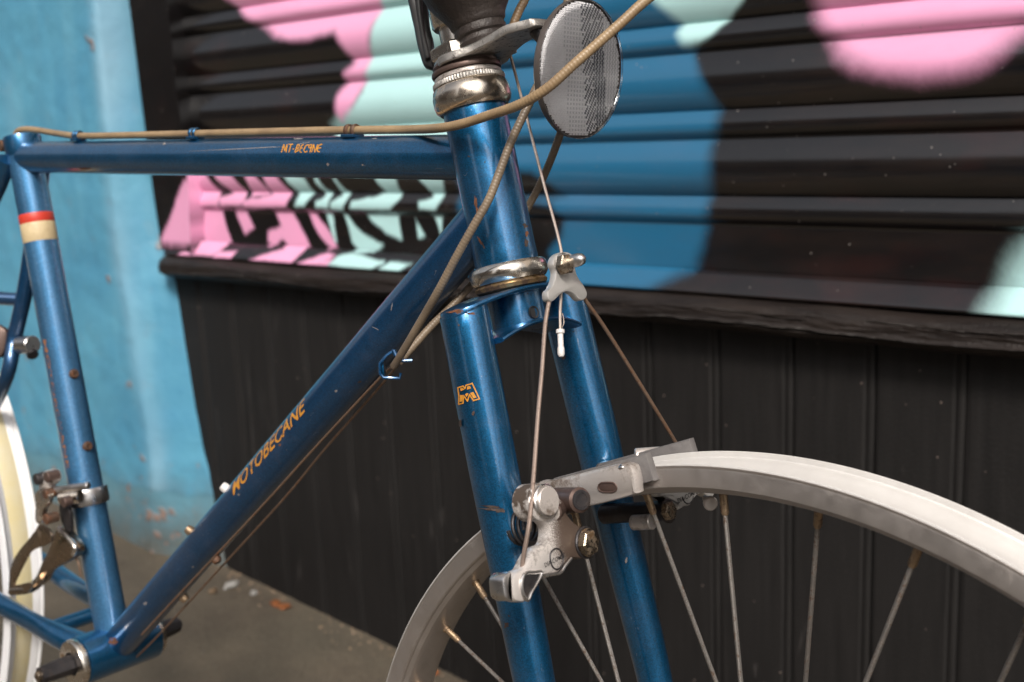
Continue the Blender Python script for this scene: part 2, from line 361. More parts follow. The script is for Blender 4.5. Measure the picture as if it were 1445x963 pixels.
def obox(O, ex, ey, ez, bev=.8):
    """box from corner-centred O with half vectors"""
    hx, hy = ex, ey
    pts = [O - ez - hx - hy, O - ez + hx - hy, O - ez + hx + hy, O - ez - hx + hy]
    return extr(pts, ez, 2 * np.linalg.norm(ez), bev)
def sphere(O, r, n=16, m=10, squash=None, ax=None):
    ax = ax if ax is not None else A_(0, 0, 1); s = squash or r
    return lathe(O, ax, [(r * math.sin(math.pi * i / m), -s * math.cos(math.pi * i / m)) for i in range(m + 1)], n)
def one(name, vf, mat, parent=None, **k): return bmesh_obj(name, vf[0], vf[1], mat, parent, **k)
def z8(ox, oy, s): return lambda L: [(ox + x / s, oy + y / s) for x, y in L]

# ---------------------------------------------------------------- setting: ground
gA = A_(*wuv(319, 800)); gB = A_(*wuv(556, 914)); gslope = (gB[1] - gA[1]) / (gB[0] - gA[0])
fr = W(AXLE + A_(0, 0, -Q['R'] - 1)); bsl = ((gA[1] + gslope * (fr[0] - gA[0])) - fr[2]) / (WY - fr[1])
def gz(x, y):
    xx = max(-2.2, min(1.2, x)); yy = max(-1.6, min(WY, y))
    return gA[1] + gslope * (xx - gA[0]) + bsl * (yy - WY)
xs = sorted(set([-80, -30, -12, -6, -3] + [round(-2.2 + .17 * i, 3) for i in range(21)] + [1.5, 3, 6, 12, 30, 80]))
def sheet(name, ys, mat, dz=0.0):
    nx = len(xs); gv = [(x, y, gz(x, y) + dz) for y in ys for x in xs]
    gf = [[j * nx + i, j * nx + i + 1, (j + 1) * nx + i + 1, (j + 1) * nx + i] for j in range(len(ys) - 1) for i in range(nx - 1)]
    if dz == 0.0 and name == 'pavement':                      # kerb face down to the road
        n0 = len(gv); gv += [(x, ys[0], gz(x, ys[0]) - .2) for x in xs]; gf += [[n0 + i, n0 + i + 1, i + 1, i] for i in range(nx - 1)]
    me = bpy.data.meshes.new(name); me.from_pydata(gv, [], gf); g = link(name, me, mat, None, False); g['kind'] = 'structure'; return g
sheet('pavement', sorted(set([round(-1.1 + .12 * i, 3) for i in range(int((WY + 1.1) / .12) + 1)] + [WY + .3])), 'pavement')
sheet('road', [-80, -40, -20, -12, -9, -7, -5, -3, -2, -1.4, -1.09], 'asphalt', -.12)

# ---------------------------------------------------------------- roller shutter
def V3(x, y, z): return (x, y, z)
vL3 = wuv(1445, 281)[1]; vL2 = wuv(1445, 135)[1]; PIT = vL2 - vL3
uL = wuv(232, 20)[0] - .03; uR = wuv(1445, 200)[0] + 1.6
tri = []
Z_ = z8(180, 0, 2.4065); Y_ = z8(700, 0, 1.9396)
INK = (.0050, .0042, .0044); BLUE = (.015, .115, .225); MINT = (.46, .72, .72); PINK = (.82, .37, .58)
SH = [  # (colour, softness px, polygon in picture points on the shutter plane)
 (BLUE, 11, [(655, -60), (655, 250), (640, 400), (700, 420), (926, 405), (983, 381), (1002, 300), (1010, 260), (1009, 206), (1018, 175), (1019, 150), (998, 110), (984, 72), (975, 40), (960, 0), (940, -60)]),
 (INK, 8, Y_([(1, 440), (60, 465), (110, 465), (150, 490), (195, 535), (160, 545), (90, 540), (0, 540)])),
 (INK, 8, Y_([(70, 540), (160, 560), (185, 600), (180, 650), (150, 690), (165, 720), (60, 740), (0, 700), (0, 560)])),
 (MINT, 7, Y_([(410, -60), (440, 0), (475, 35), (512, 70), (500, 92), (520, 122), (545, 127), (600, 108), (650, 60), (700, 5), (720, -60)])),
 (INK, 4, Y_([(720, -60), (690, 0), (655, 45), (600, 95), (570, 118), (548, 150), (560, 170), (640, 300), (1445, 300), (1445, -60)])),
 (MINT, 8, [(515, 105), (530, 60), (548, -60), (668, -60), (668, 230), (500, 230), (470, 176), (505, 150), (515, 130)]),
 (PINK, 8, Z_([(250, -150), (340, -20), (400, 40), (440, 75), (480, 95), (520, 122), (570, 135), (625, 135), (680, 118), (722, 108), (745, 150), (778, 215), (748, 255), (750, 285), (725, 325), (728, 380), (740, 410), (790, 350), (812, 290), (832, 215), (845, 90), (870, 20), (885, -60), (880, -150)])),
 (PINK, 16, Y_([(900, -120), (885, 0), (882, 40), (905, 75), (925, 105), (955, 150), (1000, 182), (1060, 203), (1170, 216), (1260, 203), (1330, 178), (1390, 140), (1460, 85), (1560, 30), (1560, -120)])),
 (MINT, 19, Y_([(1600, 590), (1500, 640), (1445, 690), (1405, 740), (1382, 800), (1365, 850), (1355, 900), (1600, 900)])),
 (PINK, 2.5, Z_([(190, 605), (214, 640), (218, 830), (160, 834), (108, 826), (120, 790), (150, 715)])),
 (PINK, 3, Z_([(208, 540), (250, 540), (290, 600), (320, 650), (322, 690), (318, 700), (216, 700), (218, 660), (205, 640)])),
 (PINK, 3, Z_([(228, 712), (318, 710), (345, 790), (362, 832), (335, 862), (210, 866), (228, 850), (238, 825)])),
 (PINK, 3, Z_([(300, 560), (360, 575), (405, 640), (412, 668), (398, 700), (330, 700), (326, 672), (362, 655), (322, 605)])),
 (PINK, 3, Z_([(360, 708), (398, 706), (432, 772), (402, 796)])),
 (PINK, 3, Z_([(405, 560), (450, 590), (485, 640), (488, 662), (430, 668), (425, 622)])),
 (PINK, 3, Z_([(470, 560), (520, 590), (560, 660), (548, 706), (405, 704), (405, 680), (500, 662), (485, 610)])),
 (PINK, 3, Z_([(500, 712), (560, 712), (600, 790), (622, 838), (600, 885), (462, 878), (515, 852), (552, 842), (532, 815), (505, 840), (478, 824), (480, 785), (522, 765)])),
 (PINK, 2.5, Z_([(612, 715), (630, 715), (680, 780), (722, 842), (702, 846), (650, 790)])),
 (PINK, 2.5, Z_([(350, 848), (405, 846), (398, 876), (335, 872)])),
 (PINK, 2.5, Z_([(700, 856), (742, 860), (690, 900), (625, 892)])),
 (MINT, 3, Z_([(545, 580), (620, 600), (642, 655), (612, 700), (580, 703), (590, 662)])),
 (PINK, 3, Z_([(700, 876), (740, 868), (726, 902), (692, 900)])),
 (MINT, 2.5, Z_([(655, 590), (700, 662), (690, 706), (650, 706), (650, 684), (676, 665), (655, 620)])),
 (MINT, 2.5, Z_([(715, 590), (760, 660), (742, 712), (704, 711), (704, 686), (738, 668)])),
 (MINT, 2, Z_([(674, 716), (692, 716), (718, 830), (708, 826)])),
 (MINT, 2.5, Z_([(737, 722), (800, 795), (872, 832), (852, 852), (800, 854), (768, 822)])),
 (MINT, 2.5, Z_([(808, 722), (920, 722), (932, 812), (880, 790), (830, 752)])),
 (MINT, 2.5, Z_([(850, 590), (930, 600), (936, 672), (902, 716), (765, 711), (772, 682), (850, 668), (880, 650)])),
 (MINT, 2.5, Z_([(1000, 590), (1095, 600), (1080, 672), (1062, 716), (1000, 716), (998, 682), (1040, 668)])),
 (MINT, 2, Z_([(975, 735), (1012, 802), (992, 810)])),
 (MINT, 2, Z_([(1035, 725), (1072, 728), (1066, 792)])),
 (MINT, 2.5, Z_([(742, 862), (805, 862), (905, 886), (862, 912), (720, 897)])),
 (MINT, 2.5, Z_([(925, 886), (1000, 890), (965, 918), (900, 911)])),
 (MINT, 3, [(548, 384), (640, 384), (640, 398), (575, 396)]),
]
def poly_sdf(px, py, poly):
    d = np.full(px.shape, 1e9); ins = np.zeros(px.shape, bool); n = len(poly)
    for i in range(n):
        ax_, ay_ = poly[i]; bx, by = poly[(i + 1) % n]; ex, ey = bx - ax_, by - ay_
        t = np.clip(((px - ax_) * ex + (py - ay_) * ey) / (ex * ex + ey * ey + 1e-12), 0, 1)
        d = np.minimum(d, (px - ax_ - t * ex) ** 2 + (py - ay_ - t * ey) ** 2)
        c = (ay_ > py) != (by > py)
        ins ^= c & (px < (bx - ax_) * (py - ay_) / (by - ay_ + (1e-12 if by == ay_ else 0)) + ax_)
    d = np.sqrt(d); return np.where(ins, -d, d)
SHW = [(c, s, [wuv(*p) for p in poly]) for c, s, poly in SH]
def vnoise(u, v, s, seed):
    rs = np.random.RandomState(seed); T = rs.rand(64, 64)
    x = u * s; y = v * s; xi = np.floor(x).astype(int); yi = np.floor(y).astype(int); fx = x - xi; fy = y - yi
    fx = fx * fx * (3 - 2 * fx); fy = fy * fy * (3 - 2 * fy)
    g = lambda a, b: T[a % 64, b % 64]
    return (g(xi, yi) * (1 - fx) + g(xi + 1, yi) * fx) * (1 - fy) + (g(xi, yi + 1) * (1 - fx) + g(xi + 1, yi + 1) * fx) * fy
def spray(u, v):
    col = np.empty(u.shape + (3,)); col[:] = INK
    wob = (vnoise(u, v, 30, 1) - .5) * .004 + (vnoise(u, v, 110, 2) - .5) * .002
    gr = vnoise(u, v, 640, 3) - .5
    for c, s, poly in SHW:
        pu = np.array([p[0] for p in poly]); pv = np.array([p[1] for p in poly])
        sub = (u > pu.min() - .06) & (u < pu.max() + .06) & (v > pv.min() - .06) & (v < pv.max() + .06)
        if not sub.any(): continue
        d = poly_sdf(u[sub], v[sub], poly) + wob[sub]
        w = s * .0010
        d = d + gr[sub] * w * (.10 if s > 20 else .1)
        k = np.clip(.5 - d / (2 * w), 0, 1); k = k * k * (3 - 2 * k)
        col[sub] = col[sub] * (1 - k[:, None]) + np.array(c) * k[:, None]
    return col
US = np.concatenate([np.arange(uL, wuv(1445, 200)[0] + .05, .0016), np.arange(wuv(1445, 200)[0] + .05, uR, .01)])
def strip_mesh(name, prof, parent):
    """prof list of (v, out) from top to bottom"""
    U, Vv = np.meshgrid(US, np.array([p[0] for p in prof])); O = np.repeat(np.array([p[1] for p in prof])[:, None], len(US), 1)
    verts = np.stack([U, WY - O - 0.0008 * (vnoise(U, Vv, 9, 7) - .5), Vv], -1).reshape(-1, 3); n = len(US); m = len(prof)
    idx = (np.arange(m - 1)[:, None] * n + np.arange(n - 1)[None, :]).ravel()
    F = np.stack([idx, idx + n, idx + n + 1, idx + 1], -1)
    me = bpy.data.meshes.new(name); me.vertices.add(len(verts)); me.vertices.foreach_set('co', verts.ravel())
    me.loops.add(F.size); me.loops.foreach_set('vertex_index', F.ravel()); me.polygons.add(len(F))
    me.polygons.foreach_set('loop_start', np.arange(len(F)) * 4); me.update(calc_edges=True)
    col = spray(U.ravel(), Vv.ravel()); ca = me.color_attributes.new('spray', 'FLOAT_COLOR', 'POINT')
    ca.data.foreach_set('color', np.concatenate([col, np.ones((len(col), 1))], 1).ravel())
    return link(name, me, 'shutter_paint', parent)
shutter = thing('roller_shutter', 'closed roller shutter sprayed with pink, mint, blue and black graffiti', 'shutter', (uL, WY, vL3 - .12))
SLO = (-uL, -WY, -(vL3 - .12))
def lath(vt, vb):
    """one slat: round bead at the top, then a curved lath"""
    bead = .0270; P = []
    for i in range(15):
        t = i / 14; P.append((vt - bead * t, .0008 + .0062 * (math.sin(math.pi / 2 * min(1, t / .62)) if t < .62 else math.cos(math.pi / 2 * (t - .62) / .38) ** .8 if t < .999 else 0)))
    P.append((vt - bead - .0006, -.0002))
    H = (vt - bead - .001) - vb
    for i in range(1, 23):
        t = i / 22; P.append((vt - bead - .001 - H * t, .0002 + .0165 * math.sin(math.pi * t * .62) - .0145 * t ** 2.2))
    P[-1] = (vb, P[-1][1]); P.append((vb + .0002, .0))
    return P
for i in range(-1, 8):
    if i == -1: continue
    vt = vL3 + PIT * (i + 1); o = strip_mesh('slat', lath(vt, vt - PIT), shutter); o.location = SLO
# last slat stands on the slanted bottom rail
v407, v443 = wuv(1445, 407)[1], wuv(1445, 443, .02)[1]
P = lath(vL3, v407)[:16]
P += [(P[-1][0] - (P[-1][0] - v407) * t, -.0002 + .0018 * math.sin(1.7 * t)) for t in [i / 14 for i in range(1, 15)]]
o = strip_mesh('slat', P, shutter); o.location = SLO
P = [(v407 + .0012, .0045), (v407 + .001, .007)] + [(v407 + (v443 - v407) * t, .008 + .016 * t ** .9) for t in [i / 8 for i in range(1, 9)]] + [(v443 - .0025, .0245), (v443 - .003, .012)]
o = strip_mesh('bottom_rail', P, shutter); o.location = SLO

def wbox(name, x0, x1, y0, y1, z0, z1, mat, parent=None, bev=.002, loc=None):
    bm = bmesh.new(); c = Vector(loc) if loc is not None else Vector(((x0 + x1) / 2, (y0 + y1) / 2, z0))
    bmesh.ops.create_cube(bm, size=1)
    for v in bm.verts:
        v.co = Vector((x0 + (x1 - x0) * (v.co.x + .5), y0 + (y1 - y0) * (v.co.y + .5), z0 + (z1 - z0) * (v.co.z + .5))) - c
    if bev: bmesh.ops.bevel(bm, geom=bm.edges[:], offset=bev, segments=2, affect='EDGES', profile=.5)
    me = bpy.data.meshes.new(name); bm.to_mesh(me); bm.free()
    o = link(name, me, mat, parent, False)
    if parent is None: o.location = c
    return o
SHLOC = (uL, WY, vL3 - .12)
uC = wuv(215, 260)[0]; vSill = wuv(271, 358)[1]; vTop = vL3 + PIT * 8
gl_ = [(180, 0), (213, 260), (226, 349)]; gm_ = [(229, 0), (236, 50), (243, 130), (254, 200), (262, 255), (267, 349)]; gr_ = [(237, 0), (244, 50), (251, 130), (262, 200), (268, 255), (272, 349)]
def wedge(name, La, Lb, y0, y1, mat, spray_=False):
    za = np.linspace(v443 + .004, vTop, 90); out_ = []
    for L in (La, Lb):
        q = sorted([wuv(*p, .024) for p in L], key=lambda p: p[1]); m_ = (q[-1][0] - q[0][0]) / (q[-1][1] - q[0][1]); q = [(q[0][0] - m_ * .3, q[0][1] - .3)] + q + [(q[-1][0] + m_ * .9, q[-1][1] + .9)]
        out_.append(np.interp(za, [p[1] for p in q], [p[0] for p in q]))
    V = []; F = []; nu = 28
    for i, z in enumerate(za):
        row = [(out_[0][i], y1)] + [(out_[0][i] + (out_[1][i] - out_[0][i]) * t, y0) for t in np.linspace(0, 1, nu)] + [(out_[1][i], y1)]
        V += [(x, y, z) for x, y in row]
    n = nu + 2
    for i in range(len(za) - 1):
        for j in range(n - 1): F.append([i * n + j, i * n + j + 1, (i + 1) * n + j + 1, (i + 1) * n + j])
    me = bpy.data.meshes.new(name); me.from_pydata([(x - SHLOC[0], y - SHLOC[1], z - SHLOC[2]) for x, y, z in V], [], F); o = link(name, me, mat, shutter); auto(me, 30)
    if spray_:
        A = np.array(V); s0, s1 = wuv(250, 300), wuv(250, 300, .024); col = spray(A[:, 0] + s0[0] - s1[0], A[:, 2] + s0[1] - s1[1]); ca = me.color_attributes.new('spray', 'FLOAT_COLOR', 'POINT'); ca.data.foreach_set('color', np.concatenate([col, np.ones((len(col), 1))], 1).ravel())
    return o
wedge('guide_rail', gl_, gm_, WY - .022, WY + .02, 'shutter_paint', True)
wedge('guide_lip', gm_, gr_, WY - .027, WY + .02, 'shutter_paint', True)
# timber sill: rounded nosing with wandering cracks, swept along the shopfront
vS0 = v443 - .004; vS1 = wuv(1445, 511, .03)[1]; SO = .040
me = bpy.data.meshes.new('window_sill'); uu = np.concatenate([np.arange(wuv(250, 400)[0] - .002, wuv(1445, 480)[0] + .1, .0032), np.arange(wuv(1445, 480)[0] + .103, uR, .02)]); nv = 90; verts = []; faces = []; crv = []
crk = [0.0] * len(uu)
for i, u in enumerate(uu):
    endr = min(1.0, math.sqrt(max(0, 1 - (1 - min(1, (i + .3) / 9)) ** 2)))
    cpos = .63 + .16 * (noise.noise(Vector((u * 5, 3, 0)))) + .07 * noise.noise(Vector((u * 23, 1, 5)))
    cpos2 = .40 + .12 * noise.noise(Vector((u * 9, 8, 0)))
    for j in range(nv + 1):
        t = j / nv; ang = math.pi * t
        h = vS0 + (vS1 - vS0) * (.5 - .5 * math.cos(ang)) ; out = SO * (math.sin(ang) ** .62) * (.55 + .45 * endr)
        out = min(out, SO * .96)
        amp = .0022 * noise.noise(Vector((u * 14, t * 5, 1))) + .0011 * noise.noise(Vector((u * 38, t * 22, 2))) + .0007 * noise.noise(Vector((u * 160, t * 60, 3)))
        dd = abs(t - cpos); dep = .0045 * math.exp(-(dd / .014) ** 2) * (noise.noise(Vector((u * 4, 0, 9))) > -.25)
        lip = .0022 * math.exp(-((t - cpos + .03) / .03) ** 2)
        d2 = abs(t - cpos2); dep2 = .003 * math.exp(-(d2 / .010) ** 2) * (noise.noise(Vector((u * 6, 4, 9))) > .05)
        crv.append(min(1, 1.0 * math.exp(-((t - cpos + .022) / .011) ** 2) * (noise.noise(Vector((u * 4, 0, 9))) > -.25) + .6 * math.exp(-((t - cpos2 + .016) / .008) ** 2) * (noise.noise(Vector((u * 6, 4, 9))) > .05)))
        verts.append((u, WY - max(0, out + amp - dep + lip - dep2), h + .002 * noise.noise(Vector((u * 7, t * 2, 7)))))
for i in range(len(uu) - 1):
    for j in range(nv):
        a0 = i * (nv + 1) + j; faces.append([a0, a0 + 1, a0 + nv + 2, a0 + nv + 1])
faces.append(list(range(nv + 1))[::-1])
ox, oy, oz = uu[0], WY, vS1
me.from_pydata([(x - ox, y - oy, z - oz) for x, y, z in verts], [], faces); me.update(); wa = me.attributes.new('crack', 'FLOAT', 'POINT'); wa.data.foreach_set('value', crv); sill = link('window_sill', me, 'black_sill'); sill.location = (ox, oy, oz)
auto(me, 70); tag(sill, 'cracked black painted timber sill with rounded edge under the roller shutter', 'sill')

# tongue and groove boards below the sill
panel = thing('board_panelling', 'black painted tongue and groove boards between the sill and the pavement', 'panelling', (uL, WY, gz(uL, WY)))
pu = [wuv(x, y)[0] for x, y in ((383, 500), (431, 500), (484, 500), (543, 500), (605, 500), (912, 500), (1008, 500), (1116, 500), (1231, 500), (1363, 560))]
step = (pu[-1] - pu[0]) / 12.0
g0 = pu[0]; edges = [pu[-1] - step * k for k in range(20, -6, -1)]
edges = sorted(edges); uleft = wuv(319, 800)[0] - .03
edges = [e for e in edges if e > uleft - .08 and e < uR]
plme = {}
for i in range(len(edges) - 1):
    x0, x1 = edges[i] + .0006, edges[i + 1] - .0006
    if x1 < uleft: continue
    jit = random.uniform(-.0008, .0012); zt = vS1 + .02; zb = gz((x0 + x1) / 2, WY) - .02; c_ = .0045; bd = .0022
    L0 = x1 - x0
    prof = [(-.0004, .004), (0, .0022), (.0016, .0006 + jit), (.0045, jit), (L0 - .0110, jit), (L0 - .0085, .0016 + jit), (L0 - .0068, .0012 + jit), (L0 - .0050, .0002 + jit), (L0 - .0028, .0002 + jit), (L0 - .0010, .0014 + jit), (L0 + .0002, .0030), (L0 + .0004, .004)]
    n = len(prof); vv = []
    for z in (zt, zb):
        for (u, o_) in prof: vv.append((x0 + u - uL, o_, z - panel.location.z))
    ff = [[k2, k2 + 1, n + k2 + 1, n + k2] for k2 in range(n - 1)]
    me = bpy.data.meshes.new('board'); me.from_pydata(vv, [], ff); bo = link('board', me, 'black_planks', panel, False)
wb = wbox('backing', uleft - .02, uR, WY + .008, WY + .05, gz(0, WY) - .1, vS0 - .005, 'black_planks', panel, 0, (uL, WY, gz(uL, WY)))
wbox('shutter_backing', uL - .03, uR, WY + .012, WY + .05, vS0, vTop, 'guide_steel', shutter, 0, SHLOC)

# blue pillar: proud of the shutter, battered inner corner
D_ = .045
low_pts = [wuv(180, 0), wuv(215, 260), wuv(222, 345)]; cpts = [(180, 0), (213, 260), (228, 340), (249, 400), (272, 545), (300, 690), (319, 800)]
cz = [wuv(*p) for p in cpts]; cz = cz[::-1]
m0 = (cz[-1][0] - cz[-2][0]) / (cz[-1][1] - cz[-2][1]); cz.append((cz[-1][0] + m0 * .6, cz[-1][1] + .6)); cz.insert(0, (cz[0][0] + .01, cz[0][1] - .06))
zz = np.arange(cz[0][1], cz[-1][1], .006); cxs = np.interp(zz, [c[1] for c in cz], [c[0] for c in cz])
kx = np.array([wuv(153, 167, D_)[0]])[0]
kpx = [(135, 0), (153, 167), (177, 388), (186, 429), (203, 545), (219, 660), (226, 828)]
kz = [wuv(x, y, D_) for x, y in kpx][::-1]; kz.append((kz[-1][0], kz[-1][1] + .6)); kz.insert(0, (kz[0][0], kz[0][1] - .1))
kxs = np.interp(zz, [c[1] for c in kz], [c[0] for c in kz])
prof_n = 0; verts = []; rows = []
for i, z in enumerate(zz):
    c0, k0 = cxs[i], kxs[i]; row = []
    row.append((c0 + .004, WY + .03))
    for t in np.linspace(0, 1, 24): row.append((c0 + (k0 - c0) * t, WY - (D_) * t))
    a0 = row.pop()
    for t in np.linspace(0, 1, 6)[1:]:
        row.append((k0 - .012 * t ** 1.2 + .0, WY - D_ - .004 * math.sin(t * math.pi / 2) + 0))
    for x in list(np.linspace(k0 - .018, k0 - .5, 90)) + list(np.linspace(k0 - .55, k0 - 2.2, 14)): row.append((x, WY - D_ - .004))
    rows.append(row)
    for (x, y) in row: verts.append((x + .0015 * noise.noise(Vector((x * 6, z * 6, 2))), y - .004 * noise.noise(Vector((x * 5, z * 5, 0))) - .0012 * noise.noise(Vector((x * 30, z * 30, 4))), z))
n = len(rows[0]); F = [[i * n + j, i * n + j + 1, (i + 1) * n + j + 1, (i + 1) * n + j] for i in range(len(zz) - 1) for j in range(n - 1)]
ox, oy, oz = float(kxs[0]), WY - D_, float(zz[0])
me = bpy.data.meshes.new('blue_pillar'); me.from_pydata([(x - ox, y - oy, z - oz) for x, y, z in verts], [], F); me.update()
ww = []
for i in range(len(zz)):
    for (x, y) in rows[i]: ww.append(math.exp(-((x - kxs[i] + .002) / .020) ** 2) * max(0, .55 + .9 * noise.noise(Vector((x * 14, 0, zz[i] * 5)))) + .5 * math.exp(-((x - kxs[i] + .30) / .03) ** 2) * max(0, noise.noise(Vector((x * 9, 2, zz[i] * 3)))))
fl = []
FLK = [(wuv(x, y, .02), r) for x, y, r in ((233, 721, .012), (246, 722, .012), (240, 723, .009), (242, 748, .007), (238, 772, .006), (252, 716, .006), (222, 640, .006), (205, 538, .008), (150, 60, .008), (154, 68, .007), (176, 390, .006), (300, 700, .010), (205, 800, .014), (190, 812, .016), (175, 806, .014), (216, 345, .014), (222, 356, .010), (285, 640, .006), (60, 500, .004), (120, 690, .005))]
for i in range(len(zz)):
    for (x, y) in rows[i]:
        f_ = 0
        for (u_0, v_0), r_0 in FLK:
            dd = math.hypot(x - u_0, zz[i] - v_0)
            if dd < r_0 * 2: f_ = max(f_, min(1, max(0, (1.0 - dd / r_0 + 1.3 * noise.noise(Vector((x * 90, 0, zz[i] * 90)))) * 2)))
        fl.append(f_)
wa = me.attributes.new('flake', 'FLOAT', 'POINT'); wa.data.foreach_set('value', fl)
wa = me.attributes.new('wear', 'FLOAT', 'POINT'); wa.data.foreach_set('value', ww)
pil = link('blue_pillar', me, 'blue_render'); pil.location = (ox, oy, oz)
tag(pil, 'light blue painted masonry wall beside the shutter, dirty and flaking near the pavement', 'wall')

# unseen terraces across the street, sized and spaced to shape reflections in paint and chrome
for bx0, bx1, bh, lab in ((-34, -1.6, 5.2, 'unseen low brick terrace across the street, added for reflections'), (.2, 10.5, 6.4, 'unseen taller brick terrace across the street, added for reflections')):
    loc_ = ((bx0 + bx1) / 2, -9, 0); bld = thing('unseen_terrace', lab, 'building', loc_)
    wbox('facade', bx0, bx1, -13, -9, -.5, bh, 'brick_facade', bld, 0, loc_)
    n_ = int((min(bx1, 12) - max(bx0, -24)) / 3)
    for i in range(n_):
        for zb in (.9, 3.3):
            x_ = max(bx0, -24) + 1.6 + i * 3; wbox('window', x_ - .6, x_ + .6, -9.0, -8.96, zb, zb + 1.5, 'facade_window', bld, 0, loc_)
shop = thing('shop_building', 'dark masonry front that carries the shutter, outside the picture', 'building', (0, WY + .06, 0))
wbox('masonry', -14, 14, WY - .03, WY + 1.5, vTop + .002, 6.5, 'brick_facade', shop, 0, (0, WY + .06, 0))
wbox('masonry', uR + .002, 14, WY - .03, WY + 1.5, -.6, vTop, 'guide_steel', shop, 0, (0, WY + .06, 0))

# ---------------------------------------------------------------- frame tubes
def ttube(A, B, rA, rB=None, n=48, seg=30):
    rB = rB or rA; return tube([A + (B - A) * t for t in np.linspace(0, 1, seg)], [rA + (rB - rA) * t for t in np.linspace(0, 1, seg)], n)
one('head_tube', lathe(A_(0, 0, 0), AX, [(17.9, 0), (18.2, 3), (18, 8)] + [(18, t) for t in range(14, 80, 6)] + [(18, 82), (18.2, 87), (17.9, 90.2)], 64), 'blue_paint')
TTo = ttube(SCL, TJ, 13.1); one('top_tube', TTo, 'blue_paint')
one('down_tube', ttube(BB, DJ, 14.3), 'blue_paint_dark')
SU = nrm(SCL - BB); sto = one('seat_tube', ttube(BB, SCL + SU * 17, 14.1), 'blue_paint_pale_sheen')
# seat cluster lug, open clamp ears and top
one('seat_lug', lathe(SCL + SU * 4, SU, [(14.2, -3), (15.2, 0), (15.4, 12), (15.0, 13.6), (13.2, 14), (13.0, 10)], 40), 'blue_paint')
one('seat_clamp_bolt', cyl(SCL + SU * 10 + A_(-20, -11, 0), SCL + SU * 10 + A_(-20, 11, 0), 5), 'rusty_bolt')
# stays
RAX = BB + A_(-455, 0, 35)
for s in (-1, 1):
    p = [SCL + A_(-6, s * 13, -2), SCL + A_(-40, s * 17, -45), SCL + (RAX - SCL) * .45 + A_(0, s * 34, 0), RAX + A_(0, s * 60, 0)]
    sp = cr_spline(p, 10)
    if s == 1: sp = cr_spline([SCL + A_(0, 14, -6), at(42, 372, 975), at(22, 470, 990), at(-2, 560, 1010), RAX + A_(0, 60, 0)], 8)
    one('seat_stay', tube(sp, [7.6 - 2.2 * i / len(sp) for i in range(len(sp))], 28), 'blue_paint_dark' if s == 1 else 'blue_paint')
    cs = [BB + A_(-8, s * 22, 6), BB + A_(-60, s * 30, 10), BB + A_(-140, s * 34, 16), BB + A_(-260, s * 46, 22), RAX + A_(0, s * 60, 0)]
    sp = cr_spline(cs, 10); rr = [11 - 3.5 * i / len(sp) for i in range(len(sp))]
    r2 = [rr[i] * (1 - .42 * math.exp(-((i - 13) / 5.0) ** 2)) for i in range(len(sp))]
    one('chain_stay', tube(sp, r2, 32, r2=rr, hint=A_(0, 0, 1)), 'blue_paint')
one('brake_bridge', cyl(at(-20, 420, 985), at(32, 423, 985), 6), 'blue_paint_dark')
one('stay_bridge', cyl(BB + A_(-62, -30, 8), BB + A_(-62, 30, 8), 7), 'blue_paint')
# bottom bracket, no cranks fitted
Yb = A_(0, 1, 0)
one('bottom_bracket_shell', lathe(BB, Yb, [(17, -34.5), (20.4, -34), (20.6, -32), (20.6, 32), (20.4, 34), (17, 34.5)], 56), 'blue_paint')
one('bearing_cup', lathe(BB, Yb, [(10, -41), (18.8, -40.6), (19.8, -39), (19.8, -35), (17, -34.4)], 48), 'chrome')
one('bearing_cup', lathe(BB, Yb, [(10, 40), (17.6, 39.6), (18.6, 38), (18.6, 35), (17, 34.4)], 48), 'chrome_rusty')
for s, L in ((-1, 68), (1, 62)):
    sp = one('spindle_end', tube([BB + Yb * s * 36, BB + Yb * s * 52, BB + Yb * s * 53, BB + Yb * s * L], [8.6, 8.4, 8.2, 7.2], 8), 'dark_steel')
    one('spindle_bolt', cyl(BB + Yb * s * (L - 1), BB + Yb * s * (L + 3), 4.2), 'bolt_head' if s < 0 else 'dark_steel', sp)

def on_tube(px, py, A, B, r):
    """visible point of the tube surface nearest the sight line"""
    d = ray(px, py); ax = nrm(B - A); o = CC - A; dp = d - ax * np.dot(d, ax); op = o - ax * np.dot(o, ax)
    a_, b_, c_ = dp @ dp, 2 * dp @ op, op @ op - r * r; D2 = b_ * b_ - 4 * a_ * c_
    t = (-b_ - math.sqrt(D2)) / (2 * a_) if D2 > 0 else -b_ / (2 * a_)
    P = CC + d * t; n = P - A; n = nrm(n - ax * np.dot(n, ax)); return A + ax * np.dot(P - A, ax) + n * r, n, ax
def boss(px, py, A, B, r, br, h, mat, name='boss', parent=None):
    P, n, ax = on_tube(px, py, A, B, r)
    o = one(name, lathe(P - n * 1.0, n, [(0, 0), (br, 0), (br, h * .6), (br * .75, h), (br * .35, h), (br * .3, h - 1), (0, h - 1)], 18), mat, parent); return o
for x, y in ((104, 528), (123, 630)): boss(x, y, BB, SCL, 14.1, 4.2, 4.0, 'rusty_bolt', 'bottle_boss')
for x, y, m_ in ((318, 687, 'white_cap'), (268, 747, 'brass')): boss(x, y + 2, BB, DJ, 14.3, 3.6, 5.5, m_, 'cable_boss')
for x, y, m_ in ((304, 790, 'rusty_bolt'), (258, 845, 'brass')): boss(x, y - 3, BB, DJ, 14.3, 3.8, 5.5, m_, 'cable_boss')

